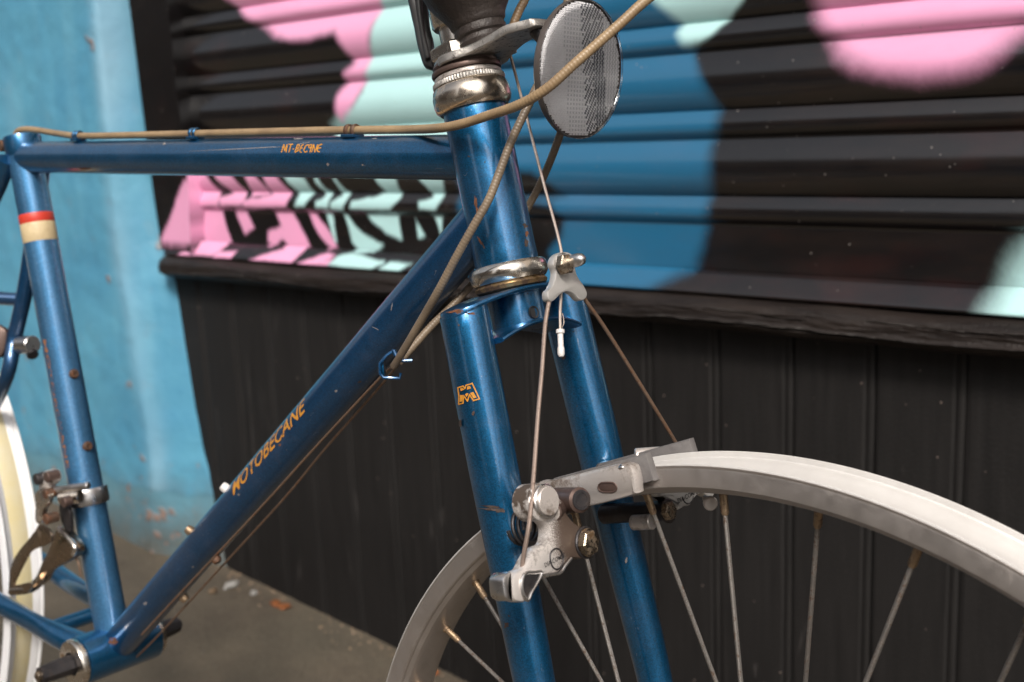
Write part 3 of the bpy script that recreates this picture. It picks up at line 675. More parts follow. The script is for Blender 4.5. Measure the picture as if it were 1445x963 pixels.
# lettering: text outlines wrapped round the tubes
def text_mesh(body, size, shear=.0, bold=.0, sx=1.0):
    cu = bpy.data.curves.new('lettering', 'FONT'); cu.body = body; cu.size = size; cu.shear = shear; cu.offset = bold
    cu.align_x = 'CENTER'; cu.align_y = 'CENTER'; cu.resolution_u = 3
    o = bpy.data.objects.new('tmp', cu); COL.objects.link(o); bpy.context.view_layer.update()
    me = bpy.data.meshes.new_from_object(o.evaluated_get(bpy.context.evaluated_depsgraph_get()))
    bpy.data.objects.remove(o); bm = bmesh.new(); bm.from_mesh(me)
    bmesh.ops.triangulate(bm, faces=bm.faces[:]); bmesh.ops.subdivide_edges(bm, edges=[e for e in bm.edges if e.calc_length() > size * .2], cuts=2, use_grid_fill=False)
    bmesh.ops.triangulate(bm, faces=bm.faces[:])
    v = [(p.co.x * sx, p.co.y) for p in bm.verts]; f = [[q.index for q in fc.verts] for fc in bm.faces]; bm.free(); return v, f
def wrap(name, body, px, py, A, B, r, size, mat, adir=1, vdir=1, parent=None, along=True, lift=.12, worn=0.0, **k):
    P, n, ax = on_tube(px, py, A, B, r); ax = ax * adir; c = A + nrm(B - A) * np.dot(P - A, nrm(B - A)); s_ = np.cross(n, ax)
    if along: pass
    v, f = text_mesh(body, size, **k); V = []
    if worn:
        def keep(q):
            cx_, cy_ = sum(v[i][0] for i in q) / len(q), sum(v[i][1] for i in q) / len(q)
            return abs(cx_) > 27 or noise.noise(Vector((cx_ * .9, cy_ * .9, 3.3))) < worn
        f = [q for q in f if keep(q)]
    for (x, y) in v:
        if along: u_, w_ = x, y
        else: u_, w_ = -y, x
        th = w_ * vdir / r; V.append(c + ax * u_ + (n * math.cos(th) + s_ * math.sin(th)) * (r + lift))
    return bmesh_obj(name, V, f, mat, parent, smooth=False)
top_tube = bpy.data.objects['top_tube']; down_tube = bpy.data.objects['down_tube']; seat_tube = bpy.data.objects['seat_tube']; head_tube = bpy.data.objects['head_tube']
tz = z8(385, 190, 17.0); letters_tt = [[(210, 430), (268, 240)], [(268, 240), (286, 400)], [(286, 400), (348, 240)], [(348, 240), (322, 430)], [(385, 240), (490, 240)], [(440, 240), (388, 430)], [(480, 350), (510, 350)],
    [(530, 430), (600, 240)], [(600, 240), (640, 262), (622, 325), (565, 335)], [(600, 332), (612, 385), (535, 430)], [(745, 242), (690, 275), (645, 380), (665, 428), (700, 430)], [(660, 330), (715, 328)],
    [(855, 245), (790, 275), (742, 380), (775, 428), (832, 402)], [(935, 242), (870, 262), (868, 325), (925, 318)], [(945, 240), (892, 430)], [(932, 430), (985, 240)], [(985, 240), (1012, 428)], [(1012, 428), (1080, 240)],
    [(1190, 235), (1110, 262), (1062, 350), (1082, 412), (1132, 415)], [(1075, 335), (1160, 322)]]
def strokes(name, polys, A, B, r, mat, parent, lift=.12):
    v = []; f = []
    for poly in polys:
        f.append(list(range(len(v), len(v) + len(poly))))
        for (x, y) in poly:
            p, n_, _ = on_tube(x, y, A, B, r); v.append(p + n_ * lift)
    return bmesh_obj(name, v, f, mat, parent, smooth=False)
def ribbon(pts, w):
    out = []
    for (x0, y0), (x1, y1) in zip(pts[:-1], pts[1:]):
        dx, dy = x1 - x0, y1 - y0; L = math.hypot(dx, dy); ux, uy = dx / L, dy / L; nx_, ny_ = -uy * w / 2, ux * w / 2; e = w / 2 * .6
        ns = max(1, int(L / 2.5)); xs_ = [(x0 + dx * q / ns, y0 + dy * q / ns) for q in range(ns + 1)]
        for (X0, Y0), (X1, Y1) in zip(xs_[:-1], xs_[1:]): out.append([(X0 - ux * .1 + nx_, Y0 - uy * .1 + ny_), (X1 + ux * .1 + nx_, Y1 + uy * .1 + ny_), (X1 + ux * .1 - nx_, Y1 + uy * .1 - ny_), (X0 - ux * .1 - nx_, Y0 - uy * .1 - ny_)])
        continue
        out.append([(x0 - ux * e + nx_, y0 - uy * e + ny_), (x1 + ux * e + nx_, y1 + uy * e + ny_), (x1 + ux * e - nx_, y1 + uy * e - ny_), (x0 - ux * e - nx_, y0 - uy * e - ny_)])
    return out
strokes('lettering', [q for L in letters_tt for q in ribbon(tz(L), 1.5)], SCL, TJ, 13.1, 'decal_gold', top_tube)
wrap('lettering', 'MOTOBECANE', 375, 636, BB, DJ, 14.3, 13.2, 'decal_gold', vdir=1, parent=down_tube, shear=.3, bold=.16, sx=1.24, worn=.42)
wrap('lettering', 'MOTOBECANE', 79.0, 570, BB, SCL, 14.1, 5.2, 'decal_worn', adir=-1, vdir=1, parent=seat_tube, bold=.05, sx=3.2, worn=.05)
# sticker bands round the seat tube
for y0, y1, m_ in ((299, 312, 'sticker_red'), (312.3, 339, 'sticker_cream')):
    pA, _, _ = on_tube(52, y0, BB, SCL, 14.1); pB, _, _ = on_tube(56, y1, BB, SCL, 14.1)
    tA, tB = np.dot(pA - BB, SU), np.dot(pB - BB, SU)
    one('sticker', lathe(BB, SU, [(14.15, tB), (14.25, tB + .2), (14.25, tA - .2), (14.15, tA)], 48), m_, seat_tube)
wrap('lettering', 'nervor', 56, 326, BB, SCL, 14.3, 5, 'brown_bolt', parent=seat_tube, along=False, lift=.1, worn=.2) if False else None

# ---------------------------------------------------------------- headset and stem
def hs_(name, prof, mat, n=56): return one(name, lathe(A_(0, 0, 0), AX, prof, n), mat)
hs_('headset_cup', [(18, 89.5), (19.5, 89.2), (21.4, 91), (22.3, 94), (22.3, 98.5), (21.2, 102.5), (19.5, 104), (17, 104.2)], 'chrome_rusty')
v, f = [], []
NK = 150; prof = [(19.0, 103.6), (20.6, 104.0), (20.9, 105.2), (20.6, 106.6), (18.5, 107)]
u_, w_ = frame_of(AX)
for (r, t) in prof:
    for j in range(NK):
        th = 2 * math.pi * j / NK; rr = r - (.45 if j % 2 and r > 20 else 0); v.append(AX * t + (u_ * math.cos(th) + w_ * math.sin(th)) * rr)
for i in range(len(prof) - 1):
    for j in range(NK): f.append([i * NK + j, i * NK + (j + 1) % NK, (i + 1) * NK + (j + 1) % NK, (i + 1) * NK + j])
one('knurled_ring', (v, f), 'cast_alloy')
hs_('headset_race', [(18, 107), (19.3, 107.4), (19.3, 109), (18.3, 110), (17.2, 110.5)], 'alloy_dirty')
hs_('spacer_ring', [(17, 110), (19.8, 110.4), (20.2, 111.6), (19.8, 113), (17.8, 113.4), (18.2, 114.2), (18.8, 115.4), (18.2, 116.8), (15, 117)], 'brown_bolt')
hs_('spacer_ring', [(15, 116.6), (17.2, 116.8), (17.4, 118), (17.0, 119.0), (14, 119.2)], 'alloy')
NUT = one('lock_nut', lathe(A_(0, 0, 0), AX, [(12, 119.2), (17.6, 119.4), (18.4, 120.2), (18.4, 125.6), (17, 126.8), (11.4, 127)], 6, .35), 'chrome')
st_ = hs_('stem', [(11.1, 118), (11.1, 135), (10.9, 136.6), (11, 137), (13.4, 137.4), (14.3, 138.8), (14.5, 158), (14.5, 190), (14, 196), (0, 197)], 'chrome')
# lower headset
hs_('headset_cup', [(17.5, .6), (20.4, .3), (22.0, -1.2), (22.6, -4.0), (22.3, -7.2), (20.6, -9.6), (18.5, -10.2)], 'chrome')
hs_('crown_race', [(16.6, -9.2), (19.6, -9.8), (20.9, -11.6), (20.3, -13.6), (16.5, -15.4), (15.8, -15.6)], 'race_rusty')

# handlebar, stem extension above the frame edge
bar_c = AX * 186 + FW * 62
one('stem_extension', tube([AX * 184, AX * 186 + FW * 30, bar_c - FW * 8], [13, 12, 14.5], 28), 'chrome')
hb_ = []
for s in (-1, 1):
    pts = [bar_c, bar_c + LAT * s * 70, bar_c + LAT * s * 165, bar_c + LAT * s * 195 + FW * 25, bar_c + LAT * s * 200 + FW * 70 - AX * 2, bar_c + LAT * s * 203 + FW * 92 - AX * 40, bar_c + LAT * s * 205 + FW * 70 - AX * 95, bar_c + LAT * s * 207 + FW * 10 - AX * 120]
    hb_.append(pts)
# (built as one straight bar so that nothing leaves its true place in front of the lens)
one('handlebar', cyl(bar_c - LAT * 190, bar_c + LAT * 70, 12.7), 'chrome')

# dark rubber hood hanging in front of the stem, open below
B0 = at(683, 63, 612); BT = at(672, 0, 606); hax = nrm(BT - B0)
L_ = np.linalg.norm(BT - B0)
hp = [(10.2, 7), (11.4, .6), (12.6, -.6), (13.4, .4), (13.7, 2.4), (12.9, 4.0), (13.0, 5.0), (14.4, 6.2), (14.8, 8.0), (14.2, 9.6), (14.3, 10.4), (15.6, 11.6), (16.0, 13.2), (16.6, 15), (18.6, 18), (21.6, 22.5), (24.2, 27), (26.0, 33), (26.8, 44), (26.0, 60), (22, 75), (10, 82), (0, 83)]
tilt = nrm(hax + CR * .26 + CF * .12 - CU * 0)
one('rubber_hood', lathe(B0, nrm(hax + CF * .20 - CR * .10), hp, 64), 'rubber_dark')
# black lever strap left of the stem
sz = z8(560, 0, 4.011)
pl = [at(x, y, 640) for x, y in cr_spline([A_(*p) for p in sz([(62, -40), (156, -40), (176, 60), (186, 150), (206, 230), (208, 290), (222, 340), (218, 384), (180, 382), (150, 362), (128, 300), (112, 240), (95, 150), (75, 60)])], 4, True)]
stp = one('lever_strap', extr(pl, CF, 9, 2.4), 'rubber_black')
pl = [at(x, y, 636.5) for x, y in cr_spline([A_(*p) for p in sz([(100, -40), (138, -40), (146, 80), (158, 180), (176, 262), (186, 320), (160, 330), (146, 268), (128, 170), (110, 60)])], 4, True)]
one('strap_rib', extr(pl, CF, 5, 1.4), 'rubber_black', stp)

# front brake cable hanger plate + reflector
hpt = AX * 113; 
def hp_at(x, y, t=113.5): return onpl(x, y, AX * t, AX)
bz = z8(560, 0, 4.011)
# plate laid out in its own plane: ring round the steerer, arm running forwards
ARM = []
th0 = 0
def pfl(fw, la, h=0): return AX * (114.2 + h) + FW * fw + LAT * la
out = [(-4, 0), (-3.5, 10), (-3, 18.5), (3, 21), (12, 19.5), (20, 15.5), (34, 13), (46, 12), (56, 9.5), (61, 7), (61, -7), (56, -9.5), (46, -12), (34, -13), (20, -18), (12, -22), (3, -23), (-3, -20), (-3.5, -10)]
cp = cr_spline([A_(x, y) for x, y in out], 5, True)
bend = lambda x: (.0 if x < 14 else (x - 14) * .10) if x < 44 else (3.0 - (x - 44) * .10)
TH = 4.6; N = len(cp); v = []; f = []
rings = [(.8, 0), (0, .8), (0, TH - .8), (.8, TH)]
cen = np.mean(cp, 0)
for ins_, h in rings:
    for p in cp:
        q = p + nrm(A_(20, 0) - p) * ins_; v.append(pfl(q[0], q[1], h + bend(q[0])))
for r in range(3):
    for j in range(N): f.append([r * N + j, r * N + (j + 1) % N, (r + 1) * N + (j + 1) % N, (r + 1) * N + j])
# cap faces as quads across the plate (mirror pairs)
for base in (0, 3 * N):
    order = sorted(range(N), key=lambda j: j)
    k0 = N // 2
    bmq = []
    for j in range(N // 2):
        a1, b1 = j, (N - 1 - j)
    f.append([base + j for j in range(N)])
one('cable_hanger_plate', (v, f), 'cast_alloy')
# reflector
RC = at(823, 98.5, 588); _rt = -ray(821, 98.5); rn = nrm(_rt * .60 + nrm(CR - _rt * np.dot(CR, _rt)) * .80)
ru = nrm(AX - rn * np.dot(AX, rn)); rl = np.cross(ru, rn); RR = 36.3
ref = one('reflector', lathe(RC, rn, [(0, -6.6), (RR - 5, -6.4), (RR - 1.4, -5.6), (RR - .2, -4), (RR, -.8), (RR - .5, -.7), (RR - .6, -2.0), (0, -2.2)], 96), 'grey_housing')
p_ = 1.3; nn = int(2 * RR / p_); groups_ = {'prism_plastic': ([], []), 'prism_dark': ([], []), 'prism_mid': ([], [])}
for i in range(-nn // 2, nn // 2 + 1):
    for j in range(-nn // 2 - 5, nn // 2 + 6):
        x, y = (i + .5 * (j % 2)) * p_, j * p_ * .87
        if x * x + y * y > (RR - 1.3) ** 2: continue
        xr = x + y * .16 + .8 * noise.noise(Vector((x * .2, y * .2, 0)))
        b = 0 if xr < -14 else 1 if xr < 2 else 2 if xr < 11 else 3 if xr < 21 else 4
        if b == 3 and y > 12: b = 2
        if b == 0: mt_ = 'prism_plastic'
        elif b == 1: mt_ = 'prism_mid' if j % 2 == 0 and i % 2 == 0 else 'prism_plastic'
        elif b == 2: mt_ = 'prism_dark' if (i + (j // 2)) % 2 == 0 and random.random() < .93 else 'prism_plastic'
        elif b == 3: mt_ = 'prism_mid' if (i + j) % 2 == 0 else 'prism_dark'
        else: mt_ = 'prism_mid' if (i + j) % 2 == 0 else 'prism_plastic'
        v, f = groups_[mt_]; h = p_ * .5; n0 = len(v)
        dx, dy, dz = [(.08, .10, .35), (-.12, .15, .42), (.2, -.2, .6), (-.2, -.3, .6), (.1, .1, .4)][b]
        dx += random.uniform(-.2, .2); dy += random.uniform(-.16, .16)
        for cxx, cyy in ((-h, -h * .87), (h, -h * .87), (h, h * .87), (-h, h * .87)): v.append(RC + rn * -1.3 + rl * (x + cxx) + ru * (y + cyy))
        v.append(RC + rn * (-1.3 + dz * p_ * .8) + rl * (x + dx * p_) + ru * (y + dy * p_))
        f += [[n0, n0 + 1, n0 + 4], [n0 + 1, n0 + 2, n0 + 4], [n0 + 2, n0 + 3, n0 + 4], [n0 + 3, n0, n0 + 4]]
for mt_, (v, f) in groups_.items():
    o = bmesh_obj('prism_field', v, f, mt_, ref, smooth=False); o['kind'] = 'stuff'
one('clear_lens', lathe(RC, rn, [(RR - .3, -.65), (RR, -.5), (RR, .2), (RR - .6, .9), (RR - 2.2, 1.0), (RR - 2.6, .4), (RR * .5, .42), (0, .42)], 96), 'clear_cover', ref, smooth=False)
one('bracket', cyl(pfl(55, 0, 3.5), RC - rn * 5.5, 5.0), 'dark_steel', ref)

# ---------------------------------------------------------------- fork
FT = -22.0
# arched crown plates
def crown_plate(t0, name, sag, half, wf, mat, th=4.0, c0=0.0, wend=None):
    S = np.sin(np.linspace(-math.pi / 2, math.pi / 2, 61)); v = []; f = []
    sec = [(-1, 0), (-.96, .35), (-.8, .5), (0, .5), (.8, .5), (.96, .35), (1, 0), (.96, -.35), (.8, -.5), (0, -.5), (-.8, -.5), (-.96, -.35)]
    n = len(sec)
    for s in S:
        h = sag * (1 - s * s) - sag; la_ = abs(s) * half; w = wf + (13.9 - wf) * min(1, la_ / HW) ** 2
        if la_ > HW: w = max(.8, 13.9 * math.sqrt(max(0, 1 - ((la_ - HW) / (half - HW + .2)) ** 2)))
        for (a1, b1) in sec: v.append(AX * (t0 + h + b1 * th) + LAT * s * half + FW * (c0 + a1 * w))
    for i in range(len(S) - 1):
        for j in range(n): f.append([i * n + j, i * n + (j + 1) % n, (i + 1) * n + (j + 1) % n, (i + 1) * n + j])
    f.append(list(range(n))[::-1]); f.append([(len(S) - 1) * n + j for j in range(n)])
    return one(name, (v, f), mat)
HW = Q['hw']
crown = crown_plate(-15.8, 'crown_plate', 7.5, HW + 12.9, 19.5, 'blue_paint_worn', 3.4, 1.0)
crown_plate(-35.0, 'crown_plate', 6.3, HW - 8, 19.5, 'blue_paint_worn', 2.8, 1.5)
core = one('crown_core', lathe(A_(0, 0, 0), AX, [(15.2, -14), (15.4, -16), (15.8, -19), (15.8, -35.5), (15.2, -36.2), (0, -36.3)], 48), 'blue_paint')
one('bolt_hole', lathe(onpl(753, 441, AX * -29 + FW * 15.4, FW) - FW * 1.4, FW, [(0, 1.6), (2.7, 1.6), (2.9, 2.0), (3.5, 2.2), (3.7, 1.0)], 28), 'rubber_black', core)
blades = {}
for s, nm in ((1, 'near'), (-1, 'far')):
    P = []; ra = []; rb = []
    tot = Q['fl']
    for d in np.linspace(0, tot + 0, 60):
        k_ = d / tot; la = HW + (Q['hw2'] - HW) * min(1, d / 220.0) + (2 if d > 220 else 0) * 0
        fo = 3.0 * d / 220.0 * 1.0 if d < 230 else 3.13 + (Q['rake'] - 3.13) * ((d - 230) / (tot - 230)) ** 2
        P.append(CRN + AX * 14.4 - AX * (d * (tot + 14.4) / tot) + LAT * s * la + FW * fo)
        kk = 0 if d < 90 else (d - 90) / (tot - 90)
        ra.append(13.9 - 7.2 * kk ** 1.1); rb.append(12.8 - (5.4 if s > 0 else 5.8) * kk ** .9)
    bv, bf = tube(P, rb, 44, r2=ra, hint=FW)
    for q in range(len(bv)):
        t_, la_ = bv[q] @ AX, bv[q] @ LAT; lim = -15.8 - 7.5 * (la_ / (HW + 12.9)) ** 2 - 1.2
        if t_ > lim: bv[q] = bv[q] + AX * (lim - t_)
    b_ = one('fork_blade', (bv, bf), 'blue_paint'); blades[s] = (b_, P)
# blade emblem
P_n = blades[1][1]
def blade_wrap(name, polys, mat, parent, r=13.4, lift=.25):
    A, B = P_n[2], P_n[24]
    v = []; f = []
    for poly in polys:
        idx = []
        for (x, y) in poly:
            p, n, ax = on_tube(x, y, A, B, r); v.append(p + n * lift); idx.append(len(v) - 1)
        f.append(idx)
    return bmesh_obj(name, v, f, mat, parent, smooth=False)
mz = z8(620, 420, 4.815)
def ribbon(pts, w):
    out = []
    for (x0, y0), (x1, y1) in zip(pts[:-1], pts[1:]):
        dx, dy = x1 - x0, y1 - y0; L = math.hypot(dx, dy); ux, uy = dx / L, dy / L; nx_, ny_ = -uy * w / 2, ux * w / 2; e = w / 2 * .9
        out.append([(x0 - ux * e + nx_, y0 - uy * e + ny_), (x1 + ux * e + nx_, y1 + uy * e + ny_), (x1 + ux * e - nx_, y1 + uy * e - ny_), (x0 - ux * e - nx_, y0 - uy * e - ny_)])
    return out
mz = z8(635, 530, 19.25); mo = mz([(222, 335), (362, 288), (412, 352), (440, 270), (608, 218), (800, 638), (640, 682), (535, 520), (480, 695), (380, 550), (362, 755), (245, 782), (252, 560), (222, 335)])
rb_ = ribbon(mo, 1.7)
rb_ += [mz(q) for q in ([(285, 345), (355, 338), (395, 385), (300, 425)], [(470, 300), (545, 288), (575, 350), (465, 385)], [(285, 530), (360, 535), (345, 705), (270, 715)], [(415, 515), (460, 480), (505, 490), (462, 590)], [(550, 480), (635, 450), (725, 600), (640, 625)])]
blade_wrap('emblem', rb_, 'decal_gold', blades[1][0])

# chips, rust blooms and scuffs worn through the paint
def chip(name, px, py, rx, ry, A, B, r, mat, parent, seed, rot=0.0, lift=.10):
    rs = random.Random(seed); v = []; n = 18
    p0, n0, _ = on_tube(px, py, A, B, r); v.append(p0 + n0 * lift)
    for j in range(n):
        th = 2 * math.pi * j / n; q = 1 + .8 * noise.noise(Vector((math.cos(th) * 1.7, math.sin(th) * 1.7, seed * 3.1))) + rs.uniform(-.18, .18)
        dx, dy = math.cos(th) * rx * q, math.sin(th) * ry * q; dx, dy = dx * math.cos(rot) - dy * math.sin(rot), dx * math.sin(rot) + dy * math.cos(rot)
        p, n_, _ = on_tube(px + dx, py + dy, A, B, r); v.append(p + n_ * lift)
    return bmesh_obj(name, v, [[0, 1 + j, 1 + (j + 1) % n] for j in range(n)], mat, parent, smooth=False)
simple('rust', (.20, .075, .03), (.07, .03, .018), .85, 260, .5)
simple('chip_dark', (.035, .025, .022), (.07, .045, .035), .7, 300, .4)
simple('chip_pale', (.28, .27, .27), (.16, .15, .15), .6, 300, .3)
HA, HB_ = A_(0, 0, 0), HT
for i, (x, y, rx, ry, m_, ro) in enumerate([(672, 288, 2.2, 9, 'rust', -.1), (675, 303, 4, 9, 'rust', .1), (668, 318, 1.5, 5, 'rust', 0), (677, 340, 1.2, 7, 'rust', -.5), (682, 346, 1.0, 6, 'chip_dark', -.4),
        (741, 319, 3.2, 3.5, 'chip_dark', 0), (743, 330, 2.6, 3, 'rust', 0), (742, 343, 2.8, 4.5, 'chip_dark', 0), (684, 229, 1, 1, 'chip_dark', 0), (662, 221, 2.2, .9, 'chip_dark', .2), (704, 232, 1, 1.2, 'chip_dark', 0), (690, 366, 14, 1.3, 'rust', -.25), (735, 354, 9, 1.2, 'chip_dark', -.2)]):
    chip('paint_chip', x, y, rx, ry, HA, HB_, 18, m_, head_tube, i, ro)
for i, (x, y, rx, ry, m_, ro) in enumerate([(463, 232.5, 2.4, 1.8, 'chip_pale', 0), (512, 233, 1.2, 1.2, 'chip_pale', 0), (232, 203, 1.6, 2.4, 'chip_pale', .5), (120, 238, 9, 1.6, 'rust', 0), (345, 210, 60, .45, 'chip_pale', -.05), (427, 203, 8, .5, 'chip_pale', -.2), (529, 196, 3, .8, 'chip_pale', 0), (420, 196, 7, 1.0, 'chip_pale', 0)]):
    chip('paint_chip', x, y, rx, ry, SCL, TJ, 13.1, m_, top_tube, 40 + i, ro)
for i, (x, y, rx, ry, m_, ro) in enumerate([(474, 552, 1.6, 1.6, 'chip_pale', 0), (508, 539, 3, 1, 'chip_dark', -.3), (337, 698, 1.3, 1.3, 'chip_pale', 0), (205, 852, 2.2, 2.2, 'chip_pale', 0), (326, 762, 1.2, 1.2, 'chip_pale', 0), (553, 433, .6, 5, 'chip_pale', .2), (531, 464, 4.5, .6, 'chip_pale', .45), (272, 800, 1.4, 1, 'chip_pale', 0), (395, 628, 1.2, 2.2, 'rust', .6), (160, 905, 6, 5, 'rust', 0)]):
    chip('paint_chip', x, y, rx, ry, BB, DJ, 14.3, m_, down_tube, 60 + i, ro)
for i, (x, y, rx, ry, m_, ro, s_) in enumerate([(692, 717, 19, 2.6, 'chip_dark', .08, 1), (706, 720, 6, 3.2, 'chip_dark', .1, 1), (648, 459, 1.6, 1.4, 'chip_dark', 0, 1), (650, 598, 3, 5, 'chip_dark', 0, 1), (668, 583, 2, 3, 'chip_dark', 0, 1), (716, 882, 3, 4, 'chip_dark', 0, 1), (719, 869, 1.4, 1.4, 'chip_dark', 0, 1), (640, 440, 9, 1.5, 'rust', -.2, 1), (667, 443, 9, 1.4, 'rust', .1, 1), (796, 505, 2.6, 2.6, 'chip_dark', 0, -1), (892, 700, 4, 2.5, 'chip_dark', 0, -1), (884, 790, 1.6, 4, 'chip_pale', .1, -1)]):
    P_ = blades[s_][1]; A, B = (P_[2], P_[22]) if y < 720 else (P_[16], P_[34])
    chip('paint_chip', x, y, rx, ry, A, B, 13.2 if y < 600 else (12.6 if y < 740 else 11.4), m_, blades[s_][0], 80 + i, ro, .55)

# ---------------------------------------------------------------- wheels
def rim(name, C0, u, v_, l, R, w, sh, mats, parent, seg=300):
    """profile swept round; returns the side/inner ring and child bed"""
    h = w / 2
    side = [(R - .75, h - .35), (R - 1.0, h), (R - 2.2, h - .25), (R - 3, h), (R - sh + .8, h), (R - sh, h - .7), (R - sh - .3, h - 2.2), (R - sh - 2.6, h - 4.0), (R - sh - 3.6, h - 7), (R - sh - 4.0, 0)]
    prof = side + [(r, -x) for r, x in side[::-1][1:]]
    bed = [(R - .75, h - .35), (R - .1, h - .6), (R + .05, h - 1.1), (R - .3, h - 1.7), (R - 2.6, h - 2.0), (R - 3.4, h - 2.6), (R - 2.9, h - 3.4), (R - 3.3, h - 5.0), (R - 4.6, h - 8), (R - 6.6, h - 11.5), (R - 7.2, 0)]; bedp = bed + [(r, -x) for r, x in bed[::-1][1:]]
    def sweep(pr, nm, mat, par):
        vv = []; ff = []; n = len(pr)
        for i in range(seg):
            t = 2 * math.pi * i / seg; d = u * math.cos(t) + v_ * math.sin(t)
            for (r, x) in pr: vv.append(C0 + d * r + l * x)
        for i in range(seg):
            i2 = (i + 1) % seg
            for j in range(n - 1): ff.append([i * n + j, i * n + j + 1, i2 * n + j + 1, i2 * n + j])
        return one(nm, (vv, ff), mat, par, ang=28)
    o = sweep(prof, name, mats[0], parent); sweep(bedp, 'rim_bed', mats[1], o); return o
wt = R_(Q['wtilt']); u1 = AX * math.cos(wt) + LAT * math.sin(wt); l1 = LAT * math.cos(wt) - AX * math.sin(wt)
wy = R_(Q['wyaw']); v1 = FW * math.cos(wy) + l1 * math.sin(wy); l2 = l1 * math.cos(wy) - FW * math.sin(wy)
def wheel(name, C0, u, v_, l, mats, label, phase):
    e = bpy.data.objects.new(name, None); COL.objects.link(e); e.parent = bike; e.empty_display_size = .03
    if label: e['label'] = label
    rim('rim', C0, u, v_, l, Q['R'], Q['rw'], Q['sh'], mats, e)
    one('hub', lathe(C0, l, [(0, -48), (4.6, -48), (4.6, -36), (9, -35), (9, -33), (21, -33), (21, -30), (12, -29), (11, 0), (12, 29), (21, 30), (21, 33), (9, 33), (9, 35), (4.6, 36), (4.6, 48), (0, 48)], 36), 'alloy', e)
    RN = Q['R'] - Q['sh'] - 4
    for i in range(36):
        t = R_(phase - 60 + 10 * i); d = u * math.cos(t) + v_ * math.sin(t)
        s = 1 if i % 2 == 0 else -1; sg = 1 if ((i - 1) // 2) % 2 == 0 else -1
        th = t + sg * R_(60); hd = u * math.cos(th) + v_ * math.sin(th); hp_ = C0 + hd * 19.5 + l * s * 31
        np_ = C0 + d * RN + l * s * 1.5; dr = nrm(hp_ - np_)
        one('spoke', tube([np_ + dr * 8, hp_], 1.25, 8), 'spoke_steel', e)
        one('nipple', tube([np_ - dr * 2, np_ + dr * 1.2, np_ + dr * 1.4, np_ + dr * 11, np_ + dr * 12.4], [2.7, 2.7, 2.1, 2.1, 1.5], 10), 'brass', e)
    return e
fwheel = wheel('front_wheel', AXLE, u1, v1, l2, ('rim_side', 'rim_bed'), None, Q['ph'])
rwheel = wheel('rear_wheel', RAX, A_(0, 0, 1), A_(1, 0, 0), A_(0, -1, 0), ('rim_white', 'rim_white'), 'rear wheel with bare white rim and yellowed rim tape', 3)

tv, tf = [], []
for i in range(200):
    t = 2 * math.pi * i / 200; d_ = A_(math.sin(t), 0, math.cos(t))
    for r, x in ((Q['R'] - 8, 9.4), (Q['R'] - 5.8, 9.2), (Q['R'] - 5.2, 8), (Q['R'] - 5.0, 0), (Q['R'] - 5.2, -8), (Q['R'] - 5.8, -9.2), (Q['R'] - 8, -9.4)): tv.append(RAX + d_ * r + A_(0, x, 0))
for i in range(200):
    for j in range(6): tf.append([i * 7 + j, i * 7 + j + 1, ((i + 1) % 200) * 7 + j + 1, ((i + 1) % 200) * 7 + j])
one('rim_tape', (tv, tf), 'rim_bed_yellow', rwheel)

# ---------------------------------------------------------------- front brake (centre pull, on brazed posts)
FA = CRN + FW * 50          # arm plane
z6 = z8(600, 600, 3.209); zb = z8(700, 700, 6.019); zc = z8(860, 610, 6.018)
def pln(pts, off=0.0): return [onpl(x, y, FA + FW * off, FW) for x, y in pts]
def arm(name, px, th, mat, parent, off=0, bev=1.6, n=4): return one(name, extr(pln([tuple(p) for p in cr_spline([A_(*p) for p in px], n, True)], off), -FW, th, bev), mat, parent)
brake = bpy.data.objects.new('front_brake', None); COL.objects.link(brake); brake.parent = bike; brake.empty_display_size = .02
near_arm = arm('brake_arm', zb([(330, 20), (470, -50), (560, 30), (600, 130), (660, 210), (730, 260), (830, 300), (860, 400), (820, 480), (740, 535), (660, 530), (590, 590), (545, 650), (470, 665), (410, 680), (350, 740), (310, 830), (270, 895), (210, 905), (160, 880), (140, 800), (140, 720), (180, 650), (240, 615), (290, 520), (350, 440), (430, 405), (455, 330), (450, 260), (400, 200), (345, 150)]), 9, 'alloy_grimy', brake, 2, 2.2)
km = MATS['alloy_grimy']; nt_ = km.node_tree; nn_ = nt_.nodes; pv = (onpl(*zb([(740, 300)])[0], FA, FW) - BASE) / 1000
vm = nn_.new('ShaderNodeVectorMath'); vm.operation = 'DISTANCE'; vm.inputs[1].default_value = tuple(pv); tcc = nn_.new('ShaderNodeTexCoord'); nt_.links.new(tcc.outputs['Object'], vm.inputs[0])
nz_ = nn_.new('ShaderNodeTexNoise'); nz_.inputs['Scale'].default_value = 130; nz_.inputs['Detail'].default_value = 6
ad_ = nn_.new('ShaderNodeMath'); ad_.operation = 'MULTIPLY_ADD'; nt_.links.new(nz_.outputs['Fac'], ad_.inputs[0]); ad_.inputs[1].default_value = -.026; nt_.links.new(vm.outputs['Value'], ad_.inputs[2])
rp_ = nn_.new('ShaderNodeValToRGB'); rp_.color_ramp.elements[0].position = .0110; rp_.color_ramp.elements[0].color = (1, 1, 1, 1); rp_.color_ramp.elements[1].position = .0145; rp_.color_ramp.elements[1].color = (0, 0, 0, 1); nt_.links.new(ad_.outputs[0], rp_.inputs[0])
bs_ = nn_['Principled BSDF']; old = bs_.inputs['Base Color'].links[0].from_socket; mx = nn_.new('ShaderNodeMix'); mx.data_type = 'RGBA'; mx.inputs[7].default_value = (.075, .052, .04, 1)
nt_.links.new(rp_.outputs[0], mx.inputs[0]); nt_.links.new(old, mx.inputs[6]); nt_.links.new(mx.outputs[2], bs_.inputs['Base Color'])
